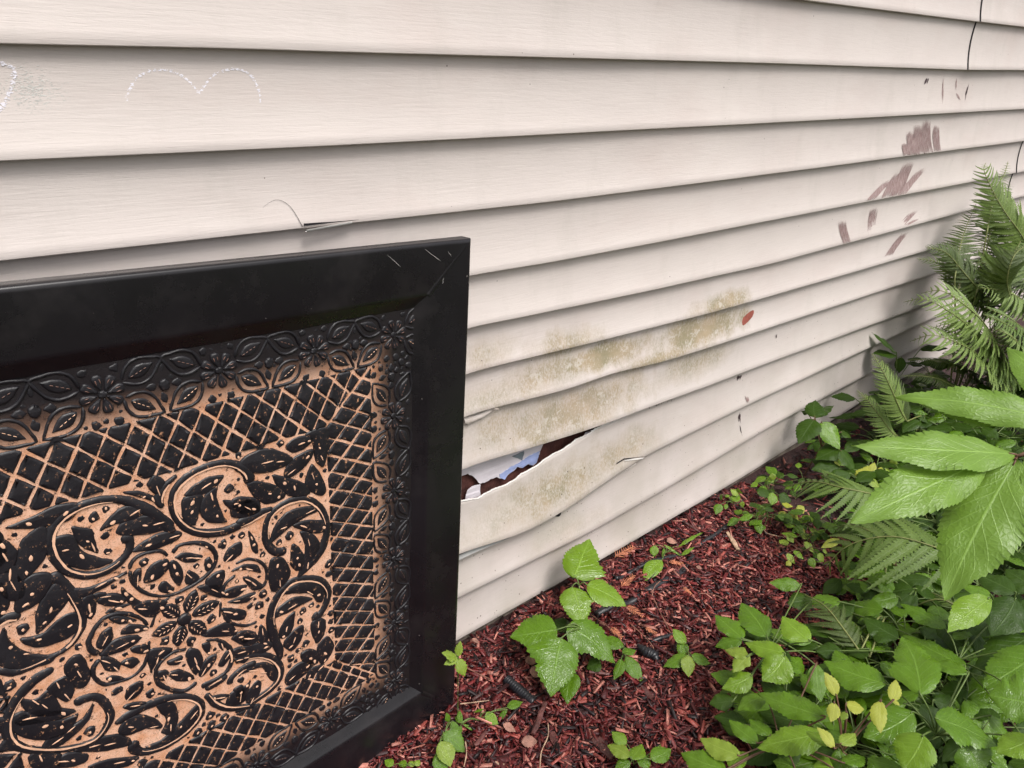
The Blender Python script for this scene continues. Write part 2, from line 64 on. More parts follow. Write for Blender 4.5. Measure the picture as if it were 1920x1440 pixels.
STROKE=[[[[-0.081,0.6809],[-0.0702,0.6795],[-0.0712,0.6649],[-0.0795,0.6535],[-0.0941,0.645],[-0.1126,0.6425],[-0.131,0.6485],[-0.1475,0.6636],[-0.157,0.6863],[-0.1597,0.7076],[-0.1555,0.7255],[-0.1454,0.739],[-0.1307,0.7469],[-0.1135,0.7501],[-0.0948,0.7491],[-0.0731,0.742],[-0.0533,0.7264],[-0.0367,0.7063],[-0.0231,0.6848],[-0.0109,0.6633]],[0.0151,0.0089,0.0078,0.0078,0.0085,0.0093,0.0086,0.0084,0.0086,0.0094,0.0096,0.01,0.0093,0.0086,0.0086,0.0086,0.0103,0.0122,0.0134,0.0061]],[[[0.0998,0.7044],[0.1047,0.7141],[0.0995,0.7272],[0.0881,0.7395],[0.0688,0.7502],[0.0456,0.7528],[0.0205,0.7483],[0.0007,0.736],[-0.0084,0.7191],[-0.0089,0.6977],[-0.0019,0.6774],[0.0131,0.6578],[0.0352,0.6441],[0.0629,0.6373],[0.0904,0.6402],[0.1123,0.6435]],[0.013,0.0132,0.0108,0.0092,0.0083,0.0085,0.0088,0.008,0.0071,0.0071,0.0079,0.009,0.0101,0.0103,0.0102,0.0092]],[[[-0.0754,0.632],[-0.0687,0.6443],[-0.0541,0.6487],[-0.0332,0.6439],[-0.0237,0.6307]],[0.0034,0.0038,0.0038,0.0042,0.0028]],[[[-0.0179,0.6326],[-0.0076,0.6417],[0.0111,0.6382],[0.0296,0.6275],[0.0419,0.6085],[0.0403,0.5877],[0.0244,0.5735],[0.0038,0.5666],[-0.0198,0.5639],[-0.0417,0.5702],[-0.0616,0.5872],[-0.0731,0.6087],[-0.0753,0.6298]],[0.0059,0.0043,0.0042,0.0055,0.0052,0.004,0.0039,0.0042,0.0034,0.0028,0.0037,0.0038,0.0034]],[[[-0.0222,0.7093],[-0.0257,0.7255],[-0.0148,0.7426],[0.0026,0.7533]],[0.0039,0.0097,0.0065,0.003]],[[[0.1571,0.564],[0.1475,0.5623],[0.1341,0.5702],[0.1241,0.5922],[0.1239,0.6145],[0.1317,0.6358],[0.1482,0.6465],[0.1715,0.6494],[0.195,0.6432],[0.2138,0.6266],[0.2254,0.6067],[0.2316,0.5834],[0.2308,0.5626],[0.2226,0.5393],[0.2065,0.5223],[0.1881,0.5091]],[0.0145,0.011,0.0099,0.0096,0.0084,0.0082,0.0084,0.0086,0.0089,0.0098,0.0101,0.0091,0.0103,0.0119,0.0132,0.0078]],[[[0.0756,0.6403],[0.0992,0.6427],[0.1191,0.6468],[0.1393,0.648]],[0.0129,0.0129,0.0114,0.0046]],[[[0.07,0.574],[0.0895,0.5746],[0.1106,0.56],[0.1204,0.5381],[0.1166,0.5166],[0.1046,0.5095]],[0.0032,0.0037,0.0038,0.0038,0.0038,0.0034]],[[[0.0841,0.7412],[0.0976,0.7301],[0.1037,0.7144],[0.0977,0.7051]],[0.0104,0.012,0.012,0.011]],[[[0.1959,0.4078],[0.2062,0.4023],[0.2157,0.4074],[0.2257,0.4238],[0.2292,0.4449],[0.2171,0.4706],[0.1946,0.4875],[0.1677,0.4972],[0.1478,0.4908],[0.1324,0.4743],[0.1228,0.455],[0.1203,0.429],[0.1248,0.3959],[0.1327,0.3658],[0.1291,0.3477]],[0.0174,0.0106,0.0089,0.0092,0.0102,0.0098,0.0098,0.0097,0.0096,0.0111,0.0113,0.0126,0.0129,0.0105,0.0042]],[[[0.0547,0.3926],[0.0772,0.3896],[0.0997,0.379],[0.1199,0.3584],[0.131,0.332],[0.1272,0.3108],[0.111,0.299],[0.0887,0.2938],[0.0647,0.2899],[0.0461,0.2903]],[0.0105,0.0087,0.0089,0.0093,0.0101,0.0105,0.0106,0.0101,0.0085,0.0067]],[[[-0.0631,0.5296],[-0.0703,0.5453],[-0.0859,0.5625],[-0.1038,0.5713],[-0.1192,0.5694],[-0.1308,0.5577],[-0.1388,0.5418],[-0.1368,0.5268],[-0.1289,0.5171]],[0.0029,0.0037,0.0042,0.0046,0.0045,0.0045,0.0049,0.0057,0.0065]],[[[-0.1301,0.5085],[-0.1391,0.498],[-0.1397,0.4818],[-0.1302,0.4637],[-0.1135,0.4575],[-0.0941,0.455],[-0.0784,0.4632],[-0.0687,0.482],[-0.0643,0.5038]],[0.0047,0.0046,0.0043,0.0042,0.0036,0.0033,0.0042,0.0033,0.0025]],[[[0.0133,0.4595],[0.0334,0.4481],[0.0485,0.4234],[0.0514,0.4001],[0.0405,0.3821],[0.0225,0.3769],[-0.0031,0.3765]],[0.0031,0.0041,0.0057,0.0058,0.0043,0.0047,0.0092]],[[[-0.006,0.3896],[-0.0271,0.385],[-0.0509,0.4052],[-0.0622,0.4253],[-0.0621,0.4456],[-0.0527,0.4575],[-0.0345,0.4643],[-0.0154,0.4581]],[0.0067,0.0049,0.0049,0.0052,0.0042,0.0038,0.0034,0.0026]],[[[0.0447,0.5266],[0.0527,0.5452],[0.0705,0.554]],[0.004,0.0041,0.0032]],[[[0.0468,0.5028],[0.0473,0.4846],[0.0587,0.4659],[0.0798,0.4513],[0.0979,0.4494]],[0.0041,0.0047,0.0037,0.0034,0.0029]],[[[-0.0601,0.5232],[-0.0525,0.5405],[-0.0415,0.5556],[-0.0275,0.5631]],[0.0037,0.0029,0.0029,0.002]],[[[0.0428,0.5175],[0.038,0.487]],[0.0032,0.0022]],[[[-0.1651,0.6677],[-0.1521,0.6429],[-0.1449,0.618],[-0.1407,0.592],[-0.1433,0.5713],[-0.1538,0.556],[-0.1679,0.5469],[-0.1855,0.5439],[-0.2071,0.5419],[-0.2258,0.5447],[-0.2407,0.5583]],[0.0099,0.0097,0.01,0.009,0.0079,0.0059,0.0054,0.0051,0.0069,0.0086,0.0084]],[[[-0.2295,0.6249],[-0.218,0.6265],[-0.2044,0.6225]],[0.0093,0.0091,0.0113]],[[[-0.1697,0.4524],[-0.1586,0.4545],[-0.1425,0.4487],[-0.133,0.4301],[-0.1294,0.4064],[-0.1368,0.3888],[-0.1524,0.3767],[-0.1727,0.379],[-0.1962,0.3891],[-0.2207,0.4067],[-0.2403,0.4286],[-0.2466,0.452],[-0.2436,0.4763],[-0.233,0.4962],[-0.2187,0.5115],[-0.2012,0.5216],[-0.1823,0.5245]],[0.0145,0.0094,0.0085,0.0087,0.0089,0.0081,0.0072,0.0066,0.0068,0.008,0.0094,0.0094,0.0092,0.0098,0.0107,0.0116,0.0074]],[[[-0.1013,0.3371],[-0.1082,0.3274],[-0.097,0.3096],[-0.0728,0.2995],[-0.0465,0.299],[-0.0227,0.3076],[-0.0062,0.324],[-0.0061,0.3462],[-0.0207,0.3674],[-0.0435,0.3825],[-0.0664,0.3887],[-0.089,0.391],[-0.1096,0.3897],[-0.1264,0.386]],[0.0143,0.0121,0.0088,0.0081,0.0078,0.0076,0.0079,0.0087,0.0089,0.0098,0.0101,0.0107,0.0104,0.0061]],[[[0.0024,0.368],[0.0218,0.3692],[0.0418,0.3717]],[0.0078,0.0118,0.0058]],[[[0.0427,0.3516],[0.0489,0.3631],[0.0665,0.3711],[0.0908,0.3695]],[0.0136,0.0088,0.0081,0.0077]],[[[0.0036,0.359],[0.0179,0.3272],[0.0425,0.302],[0.0842,0.2811]],[0.0071,0.0088,0.0085,0.0067]]]
FLOWER0=[[-0.0134,0.5147],[[0.0087,0.5569],[0.0418,0.5181],[0.0165,0.4706],[-0.028,0.4706],[-0.0617,0.5096],[-0.0417,0.5538]]]
PLANT={"elder_front":[[1.349,-0.762,0.12,1.324,-0.637,0.11,0.0843,1],[1.33,-0.828,0.16,1.485,-0.726,0.16,0.0922,1],[1.467,-0.869,0.16,1.466,-0.78,0.14,0.0575,1],[1.492,-0.857,0.15,1.543,-0.713,0.12,0.0799,1],[1.27,-0.873,0.18,1.331,-0.971,0.16,0.0848,1],[1.384,-0.935,0.16,1.387,-0.989,0.13,0.0435,1],[1.286,-0.835,0.15,1.176,-0.792,0.13,0.076,1],[1.213,-0.875,0.18,1.141,-0.875,0.15,0.0769,2],[1.29,-0.928,0.15,1.275,-0.968,0.12,0.0784,1],[1.34,-1.009,0.2,1.283,-0.974,0.18,0.0545,2],[1.179,-0.867,0.11,1.163,-0.811,0.1,0.0341,1]],"elder_right":[[1.716,-0.92,0.16,1.543,-0.863,0.13,0.086,0],[1.623,-0.949,0.19,1.467,-0.899,0.16,0.0938,1],[1.409,-0.988,0.22,1.38,-0.922,0.21,0.0944,1],[1.609,-0.779,0.13,1.628,-0.671,0.13,0.0674,1],[1.556,-0.708,0.08,1.551,-0.625,0.09,0.079,0],[1.763,-0.835,0.11,1.667,-0.798,0.11,0.0711,0],[1.647,-0.819,0.11,1.661,-0.785,0.1,0.056,1],[1.339,-1.038,0.16,1.324,-0.992,0.14,0.0715,1],[1.521,-0.871,0.08,1.493,-0.829,0.06,0.059,0],[1.605,-0.583,0.04,1.605,-0.533,0.04,0.0616,0],[1.436,-0.635,0.06,1.389,-0.597,0.06,0.0526,0]],"wrinkled":[[1.674,-0.826,0.22,1.522,-0.803,0.2,0.0631,2],[1.685,-0.826,0.22,1.676,-0.762,0.22,0.0448,1],[1.719,-0.864,0.22,1.61,-0.862,0.18,0.0836,0],[1.74,-0.858,0.22,1.75,-0.771,0.22,0.07,0],[1.793,-0.883,0.22,1.807,-0.813,0.23,0.0703,0],[1.778,-0.906,0.22,1.687,-0.932,0.19,0.0803,0]],"elder_left":[[1.291,-0.518,0.1,1.341,-0.414,0.111,0.0748,1],[1.252,-0.48,0.091,1.275,-0.388,0.091,0.0604,1],[1.247,-0.481,0.091,1.202,-0.441,0.071,0.0417,1],[1.312,-0.603,0.14,1.331,-0.523,0.15,0.0645,2],[1.247,-0.583,0.13,1.219,-0.501,0.121,0.0499,2],[1.243,-0.585,0.13,1.17,-0.581,0.1,0.0714,2],[1.195,-0.527,0.11,1.184,-0.475,0.101,0.0369,3],[1.201,-0.526,0.11,1.149,-0.522,0.09,0.0347,3],[1.185,-0.55,0.08,1.12,-0.519,0.06,0.046,2],[1.128,-0.547,0.04,1.089,-0.513,0.03,0.0425,0],[1.573,-0.453,0.061,1.52,-0.392,0.061,0.0435,1],[1.568,-0.491,0.041,1.508,-0.457,0.041,0.0583,0]],"long_leaf":[[1.125,-0.733,0.16,1.109,-0.599,0.13,0.0598,1],[1.093,-0.753,0.16,0.993,-0.671,0.13,0.065,2],[1.137,-0.609,0.1,1.08,-0.58,0.08,0.0469,1],[1.04,-0.655,0.08,1.047,-0.583,0.08,0.0392,1],[1.077,-0.662,0.08,1.08,-0.61,0.08,0.0395,1],[0.98,-0.652,0.09,0.961,-0.572,0.08,0.044,3],[0.948,-0.645,0.07,0.922,-0.559,0.06,0.0584,1],[0.963,-0.647,0.06,1.028,-0.647,0.06,0.0382,2],[1.271,-0.642,0.13,1.217,-0.69,0.1,0.0413,1],[1.112,-0.788,0.1,1.176,-0.804,0.09,0.0345,1],[1.096,-0.604,0.04,1.069,-0.555,0.03,0.057,0],[1.064,-0.725,0.06,1.047,-0.689,0.06,0.0468,1],[1.096,-0.78,0.09,1.08,-0.75,0.08,0.0572,2]],"yellow_sprout":[[1.15,-0.734,0.2,1.157,-0.7,0.23,0.0261,4],[1.132,-0.739,0.2,1.104,-0.751,0.18,0.0255,4],[1.167,-0.749,0.18,1.187,-0.777,0.18,0.0318,4],[1.223,-0.808,0.2,1.264,-0.794,0.22,0.0261,4],[1.225,-0.808,0.2,1.225,-0.822,0.2,0.0103,4],[1.207,-0.793,0.2,1.156,-0.822,0.18,0.0311,4],[1.017,-0.794,0.22,1.016,-0.758,0.24,0.021,4],[1.033,-0.796,0.22,1.08,-0.802,0.22,0.0279,3],[1.15,-0.759,0.18,1.133,-0.758,0.17,0.0157,3],[1.028,-0.785,0.21,1.032,-0.735,0.2,0.0269,2]],"wall_glossy":[[2.262,-0.089,0.197,2.354,-0.038,0.226,0.0689,0],[2.258,-0.091,0.196,2.436,-0.069,0.2,0.0587,0],[2.247,-0.095,0.196,2.144,-0.104,0.145,0.0848,0],[2.254,-0.118,0.193,2.235,-0.211,0.136,0.0767,1],[2.326,-0.162,0.149,2.344,-0.196,0.137,0.0418,0],[2.253,-0.199,0.127,2.171,-0.162,0.099,0.0764,0],[2.243,-0.207,0.126,2.247,-0.275,0.074,0.0658,0],[2.299,-0.046,0.184,2.29,-0.025,0.189,0.0321,0],[2.313,-0.164,0.069,2.322,-0.072,0.079,0.0749,0]],"broad_dark":[[2.906,-0.072,0.279,2.815,-0.003,0.374,0.0534,0],[2.878,-0.082,0.278,2.817,-0.017,0.29,0.0653,0],[3.04,-0.109,0.274,3.142,-0.18,0.288,0.0366,0],[2.937,-0.083,0.258,2.92,-0.095,0.196,0.0422,0]],"trifoliate_mulch":[[1.079,-0.096,0.106,1.197,-0.037,0.146,0.1052,2],[1.054,-0.115,0.103,1.007,-0.198,0.067,0.0843,2],[1.089,-0.133,0.102,1.144,-0.225,0.075,0.0823,2],[0.951,-0.173,0.068,0.855,-0.112,0.064,0.1027,1],[0.94,-0.198,0.067,0.839,-0.277,0.023,0.1124,1],[0.979,-0.178,0.068,1.033,-0.296,0.013,0.0925,1],[0.933,-0.247,0.004,0.876,-0.289,-0.017,0.0514,1],[1.013,-0.141,0.021,1.005,-0.109,0.024,0.0411,0],[0.994,-0.141,0.011,1.041,-0.122,0.013,0.0412,0],[1.016,-0.259,-0.006,0.983,-0.247,-0.016,0.0393,0]],"quad_small":[[1.089,-0.269,0.004,1.061,-0.206,0.006,0.0367,1],[1.072,-0.278,0.003,1.106,-0.293,0.003,0.029,1],[1.07,-0.292,0.003,1.06,-0.357,-0.018,0.0373,1],[1.055,-0.291,0.003,1.009,-0.309,-0.017,0.0266,1]],"quad_second":[[1.219,-0.357,0.002,1.217,-0.317,0.023,0.0371,2],[1.204,-0.374,-0.008,1.204,-0.342,0.002,0.033,1],[1.193,-0.383,0.001,1.128,-0.361,-0.008,0.0396,1],[1.198,-0.389,0.001,1.226,-0.428,-0.009,0.0325,1],[1.185,-0.389,0.011,1.149,-0.421,-0.009,0.0355,3]],"sprout_bottom":[[0.882,-0.459,0.011,0.875,-0.423,0.021,0.0313,2],[0.863,-0.483,0.011,0.85,-0.433,0.011,0.0338,3],[0.862,-0.487,0.011,0.91,-0.477,0.011,0.0339,2],[0.894,-0.513,0.01,0.949,-0.524,0.01,0.0369,1],[0.87,-0.506,0.001,0.906,-0.5,0.001,0.0306,1],[0.862,-0.488,0.001,0.834,-0.471,-0.009,0.0274,1]],"sprout_panel":[[0.662,-0.167,0.16,0.674,-0.16,0.19,0.0187,3],[0.659,-0.168,0.16,0.632,-0.155,0.183,0.0279,3],[0.66,-0.17,0.16,0.627,-0.167,0.162,0.0186,3],[0.66,-0.172,0.16,0.661,-0.195,0.128,0.028,3]],"sprout_low":[[0.599,-0.199,0.012,0.621,-0.249,-0.012,0.0405,1],[0.579,-0.218,0.022,0.572,-0.265,0.001,0.0395,3],[0.565,-0.223,0.003,0.568,-0.26,-0.009,0.0364,1],[0.632,-0.176,0.001,0.63,-0.17,0.022,0.0144,1],[0.637,-0.179,0.001,0.633,-0.207,-0.011,0.0192,1]],"seedling_corner":[[0.484,-0.189,-0.001,0.477,-0.168,0.001,0.0196,2],[0.494,-0.2,-0.002,0.511,-0.192,-0.002,0.0196,2],[0.509,-0.208,-0.003,0.523,-0.204,-0.004,0.0136,3],[0.519,-0.214,-0.004,0.535,-0.209,-0.005,0.0136,3]],"seedling_mid":[[0.712,-0.204,-0.004,0.719,-0.237,-0.015,0.0261,2],[0.756,-0.223,-0.005,0.795,-0.23,-0.005,0.0233,1],[0.752,-0.226,-0.005,0.729,-0.226,-0.025,0.0118,1],[0.652,-0.193,-0.001,0.664,-0.171,0.009,0.0129,1],[0.652,-0.195,-0.001,0.65,-0.172,0.0,0.0145,1],[0.657,-0.191,-0.011,0.682,-0.221,-0.024,0.0078,1],[0.651,-0.191,-0.011,0.64,-0.204,-0.021,0.0096,1],[0.712,-0.195,-0.003,0.694,-0.18,-0.012,0.0066,1]],"weed_wall":[[1.456,-0.063,0.011,1.436,-0.078,-0.012,0.0263,2],[1.428,-0.114,0.003,1.334,-0.13,-0.008,0.0466,2],[1.492,-0.068,-0.0,1.513,-0.121,-0.017,0.0106,2],[1.513,-0.121,-0.017,1.557,-0.131,0.002,0.0159,2],[1.534,-0.094,-0.014,1.632,-0.11,0.014,0.0135,2],[1.448,-0.102,-0.005,1.477,-0.082,0.008,0.0096,1]],"privet_wall":[[1.869,-0.076,0.029,1.852,-0.051,0.043,0.0293,3],[1.865,-0.081,0.028,1.833,-0.063,0.021,0.0341,2],[1.877,-0.073,0.029,1.87,-0.068,0.05,0.0244,2],[1.786,-0.065,0.02,1.753,-0.071,-0.001,0.0287,1],[1.815,-0.067,0.01,1.801,-0.074,-0.001,0.0145,2],[1.822,-0.064,0.031,1.832,-0.051,0.033,0.0165,2],[1.86,-0.094,0.016,1.858,-0.102,-0.005,0.0165,3],[1.841,-0.122,0.003,1.824,-0.135,-0.009,0.024,2],[1.813,-0.044,0.034,1.811,-0.044,0.014,0.0195,1]],"yellow_privet":[[1.9,-0.202,0.016,1.901,-0.237,0.015,0.0331,4],[1.94,-0.23,0.015,1.902,-0.259,-0.006,0.0331,4],[1.882,-0.24,0.005,1.887,-0.261,-0.006,0.0281,4],[1.887,-0.277,0.003,1.882,-0.306,0.003,0.0323,4],[1.85,-0.315,0.003,1.895,-0.317,0.003,0.0274,3],[1.904,-0.323,0.012,1.886,-0.35,0.002,0.0274,4],[1.947,-0.184,0.018,1.973,-0.211,0.016,0.0339,4],[1.984,-0.219,0.016,1.977,-0.249,0.004,0.0289,4],[1.903,-0.306,0.013,1.904,-0.34,0.012,0.0275,3]],"pale_seedling":[[1.813,-0.336,0.022,1.802,-0.374,0.012,0.0243,3],[1.76,-0.334,0.012,1.764,-0.368,0.002,0.0262,2],[1.732,-0.329,0.012,1.737,-0.358,-0.008,0.0218,3],[1.771,-0.381,0.011,1.763,-0.404,-0.009,0.0238,2],[1.793,-0.391,0.021,1.799,-0.413,0.001,0.026,3],[1.884,-0.407,0.041,1.817,-0.387,0.031,0.0264,4],[1.822,-0.39,0.021,1.831,-0.404,0.011,0.0175,3],[1.721,-0.35,0.002,1.707,-0.345,-0.008,0.0173,4],[1.77,-0.287,0.003,1.811,-0.294,0.003,0.027,3],[1.818,-0.283,0.013,1.81,-0.309,0.003,0.0226,3]],"dark_seedling":[[1.915,-0.112,0.034,1.965,-0.136,0.031,0.0392,0],[1.966,-0.14,0.031,1.931,-0.161,0.009,0.0366,2],[1.971,-0.157,0.029,1.99,-0.196,0.017,0.044,0],[2.001,-0.115,0.053,2.001,-0.105,0.075,0.0249,3],[1.967,-0.079,0.038,1.941,-0.072,0.029,0.0249,2],[1.992,-0.102,0.045,2.015,-0.106,0.054,0.025,2],[1.975,-0.1,0.035,1.944,-0.106,0.024,0.0248,1]],"yellow_corner":[[2.228,-0.298,0.063,2.269,-0.28,0.083,0.0351,4],[2.258,-0.3,0.063,2.304,-0.285,0.083,0.0303,4],[2.292,-0.304,0.063,2.322,-0.297,0.093,0.0254,4],[2.324,-0.317,0.062,2.348,-0.313,0.073,0.0204,4],[2.311,-0.323,0.062,2.319,-0.335,0.052,0.0202,4],[2.398,-0.329,0.062,2.403,-0.329,0.092,0.0309,3],[2.37,-0.319,0.062,2.373,-0.338,0.052,0.0205,3],[2.247,-0.312,0.063,2.266,-0.357,0.042,0.0398,3],[2.266,-0.194,0.067,2.239,-0.208,0.046,0.031,4]]}
NEAR=[[0.959,-0.902,0.882,0.805,-0.78,0.911,0.0654,2],[0.931,-0.882,0.876,0.742,-0.821,0.849,0.0735,2],[0.958,-0.904,0.876,0.793,-0.913,0.77,0.0935,2],[1.066,-0.928,0.897,0.965,-0.757,0.915,0.0573,2],[1.062,-0.91,0.921,1.101,-0.826,0.973,0.0498,2],[0.971,-0.912,0.884,0.947,-0.995,0.855,0.0872,2],[0.987,-0.924,0.887,1.109,-0.95,0.923,0.0685,2],[1.045,-0.872,0.888,1.006,-0.774,0.896,0.0561,2]]
NEARSTEM=[[0.932,-0.881,0.874],[0.963,-0.902,0.877],[1.051,-0.926,0.878],[1.146,-0.976,0.811]]
FERN={"mid":[[[[2.006,-0.48,0.161],[1.924,-0.445,0.201],[1.872,-0.386,0.211],[1.882,-0.293,0.183],[1.891,-0.205,0.116]],0.13],[[[1.796,-0.731,0.22],[1.765,-0.7,0.23],[1.731,-0.602,0.23],[1.703,-0.537,0.2],[1.68,-0.492,0.151],[1.665,-0.467,0.081]],0.172]],"small":[[[[1.465,-0.663,0.06],[1.492,-0.596,0.08],[1.524,-0.538,0.08],[1.572,-0.462,0.041]],0.073],[[[1.868,-0.498,0.121],[1.913,-0.408,0.081],[1.92,-0.368,0.022]],0.051],[[[1.466,-0.685,0.06],[1.514,-0.643,0.06],[1.561,-0.609,0.05]],0.035],[[[1.807,-0.777,0.06],[1.823,-0.721,0.06],[1.851,-0.668,0.04]],0.052]],"low":[[[[2.507,-0.3,0.192],[2.46,-0.29,0.239],[2.408,-0.26,0.323],[2.393,-0.22,0.387],[2.426,-0.16,0.422]],0.068],[[[3.233,-0.3,0.175],[2.912,-0.28,0.302],[2.738,-0.24,0.348],[2.66,-0.2,0.353]],0.063],[[[2.969,-0.34,0.18],[2.743,-0.3,0.288],[2.638,-0.26,0.317],[2.578,-0.22,0.318]],0.062],[[[2.864,-0.3,0.115],[2.66,-0.28,0.223],[2.608,-0.24,0.244]],0.053]],"bright":[[[[3.293,-0.34,0.245],[2.999,-0.36,0.405],[2.757,-0.36,0.533],[2.633,-0.32,0.608],[2.571,-0.27,0.647],[2.608,-0.2,0.614]],0.174],[[[3.695,-0.4,0.218],[3.151,-0.42,0.422],[2.901,-0.4,0.525],[2.774,-0.36,0.573]],0.17],[[[3.553,-0.36,0.4],[3.17,-0.36,0.534],[3.001,-0.33,0.588],[2.871,-0.3,0.613]],0.161],[[[3.305,-0.42,0.269],[2.975,-0.44,0.425],[2.843,-0.42,0.488],[2.832,-0.38,0.494]],0.119],[[[3.696,-0.33,0.455],[3.333,-0.33,0.6],[3.17,-0.3,0.666],[3.101,-0.26,0.677]],0.151],[[[3.265,-0.26,0.457],[2.99,-0.25,0.585],[2.941,-0.2,0.647],[2.881,-0.15,0.71],[2.819,-0.1,0.727]],0.111]],"tall":[[[[3.382,-0.3,0.656],[3.225,-0.28,0.756],[3.15,-0.22,0.844],[3.116,-0.17,0.918],[3.103,-0.13,0.981],[3.165,-0.11,1.003]],0.111],[[[3.107,-0.2,0.755],[3.265,-0.14,0.886],[3.451,-0.1,0.939],[3.521,-0.08,0.984]],0.089],[[[2.903,-0.2,0.613],[2.994,-0.16,0.691],[3.121,-0.12,0.759],[3.289,-0.08,0.834]],0.1],[[[2.977,-0.26,0.564],[3.136,-0.22,0.632],[3.29,-0.18,0.698],[3.243,-0.16,0.773]],0.135],[[[3.049,-0.3,0.561],[3.097,-0.3,0.666],[3.248,-0.28,0.733],[3.367,-0.26,0.777]],0.145],[[[3.222,-0.34,0.487],[2.999,-0.34,0.631],[3.014,-0.33,0.724],[3.197,-0.32,0.737]],0.136],[[[2.9,-0.22,0.542],[2.967,-0.2,0.612],[2.943,-0.17,0.67],[2.899,-0.13,0.708],[2.865,-0.09,0.714]],0.089]]}
HOSE=[[[1.908,-0.069,-0.006],[1.828,-0.097,-0.01],[1.722,-0.12,-0.013],[1.624,-0.121,-0.013],[1.537,-0.112,-0.012],[1.451,-0.095,-0.01],[1.371,-0.082,-0.008],[1.311,-0.074,-0.007],[1.28,-0.071,-0.007]],[[1.544,-0.141,-0.017],[1.478,-0.157,-0.019],[1.397,-0.159,-0.019],[1.32,-0.155,-0.018],[1.25,-0.149,-0.018],[1.205,-0.141,-0.017],[1.136,-0.132,-0.016]],[[1.661,-0.398,-0.027],[1.58,-0.377,-0.026],[1.488,-0.352,-0.026],[1.398,-0.32,-0.026],[1.336,-0.31,-0.025],[1.244,-0.298,-0.025],[1.183,-0.279,-0.025]]]
CORR=[[0.813,-0.153,-0.014],[0.816,-0.179,-0.016],[0.819,-0.208,-0.018],[0.821,-0.237,-0.019]]
LUMP=[[1.144,-0.269,-0.026],[1.143,-0.295,-0.027],[1.149,-0.316,-0.027],[1.143,-0.333,-0.028]]
CHIPS=[[[0.8,-0.321,-0.018],[0.767,-0.408,-0.019]],[[0.87,-0.394,-0.019],[0.859,-0.446,-0.019]],[[0.713,-0.151,-0.01],[0.769,-0.148,-0.01]],[[0.648,-0.245,-0.013],[0.691,-0.232,-0.015]],[[0.76,-0.304,-0.007],[0.836,-0.26,-0.006]],[[0.961,-0.369,-0.018],[0.967,-0.45,-0.019]],[[1.048,-0.362,-0.018],[1.046,-0.399,-0.019]],[[0.861,-0.39,-0.019],[0.859,-0.446,-0.019]],[[1.636,-0.034,0.006],[1.643,-0.085,-0.003]],[[1.719,-0.141,-0.009],[1.675,-0.209,-0.014]],[[1.663,-0.245,-0.015],[1.725,-0.269,-0.016]],[[1.34,-0.244,-0.015],[1.333,-0.294,-0.017]],[[0.981,-0.314,-0.017],[1.018,-0.339,-0.018]],[[0.646,-0.279,-0.014],[0.668,-0.318,-0.017]],[[0.985,-0.254,-0.016],[1.018,-0.289,-0.017]]]
TWIG=[[[1.287,-0.199,-0.003],[1.258,-0.25,-0.006],[1.225,-0.306,-0.007]],[[1.115,-0.133,-0.008],[1.121,-0.198,-0.013],[1.111,-0.256,-0.016]],[[1.176,-0.217,-0.014],[1.169,-0.285,-0.017],[1.149,-0.323,-0.018]],[[0.683,-0.146,-0.01],[0.712,-0.162,-0.011],[0.741,-0.178,-0.012]],[[0.793,-0.315,0.003],[0.772,-0.337,0.002],[0.736,-0.356,0.002],[0.709,-0.381,0.001]],[[0.631,-0.235,-0.002],[0.616,-0.259,-0.002],[0.593,-0.281,-0.001]],[[1.826,-0.192,-0.013],[1.813,-0.223,-0.015],[1.837,-0.265,-0.016]],[[1.415,-0.255,-0.016],[1.446,-0.285,-0.017],[1.45,-0.333,-0.018]],[[0.752,-0.079,-0.002],[0.767,-0.111,-0.006],[0.78,-0.139,-0.009]],[[1.292,-0.19,-0.003],[1.326,-0.171,-0.002],[1.355,-0.167,-0.001]]]
DRYLEAF=[[[0.878,-0.144,-0.009],[0.91,-0.157,-0.011]],[[0.857,-0.197,-0.003],[0.9,-0.172,-0.002]],[[0.727,-0.243,-0.015],[0.741,-0.271,-0.016]],[[0.729,-0.302,-0.017],[0.762,-0.32,-0.018]],[[1.512,-0.065,0.0],[1.549,-0.081,-0.002]],[[1.499,-0.183,-0.012],[1.51,-0.198,-0.013]],[[0.811,-0.022,0.009],[0.823,-0.038,0.005]]]
CEDAR=[[[1.324,-0.025,0.008],[1.404,-0.026,0.008]],[[1.444,-0.125,-0.008],[1.476,-0.153,-0.01]],[[1.458,-0.128,-0.008],[1.465,-0.152,-0.01]],[[1.124,-0.195,-0.013],[1.12,-0.236,-0.015]],[[1.396,-0.215,-0.014],[1.392,-0.245,-0.015]],[[1.258,-0.111,-0.006],[1.317,-0.103,-0.005]],[[1.214,-0.169,-0.011],[1.22,-0.22,-0.014]],[[1.196,-0.249,-0.016],[1.201,-0.28,-0.017]]]

# ------------------------------------------------------------------ helpers
def tag(o, label=None, cat=None, group=None, kind=None):
    if label: o['label'] = label
    if cat: o['category'] = cat
    if group: o['group'] = group
    if kind: o['kind'] = kind
    return o
def empty(name, loc=(0, 0, 0)):
    o = bpy.data.objects.new(name, None); col.objects.link(o); o.location = loc; o.empty_display_size = .05
    return o
def link(name, me, mat=None, parent=None, inv=None):
    o = bpy.data.objects.new(name, me); col.objects.link(o)
    if mat is not None and not me.materials: me.materials.append(mat)
    if parent is not None:
        o.parent = parent
        if inv is not None: o.matrix_parent_inverse = inv
    return o
def mesh(name, v, f, smooth=True):
    me = bpy.data.meshes.new(name); me.from_pydata([tuple(map(float, p)) for p in v], [], f)
    if smooth: me.polygons.foreach_set('use_smooth', [True]*len(me.polygons))
    me.update(); return me
def inv_of(o): return Matrix.Translation(o.location).inverted()
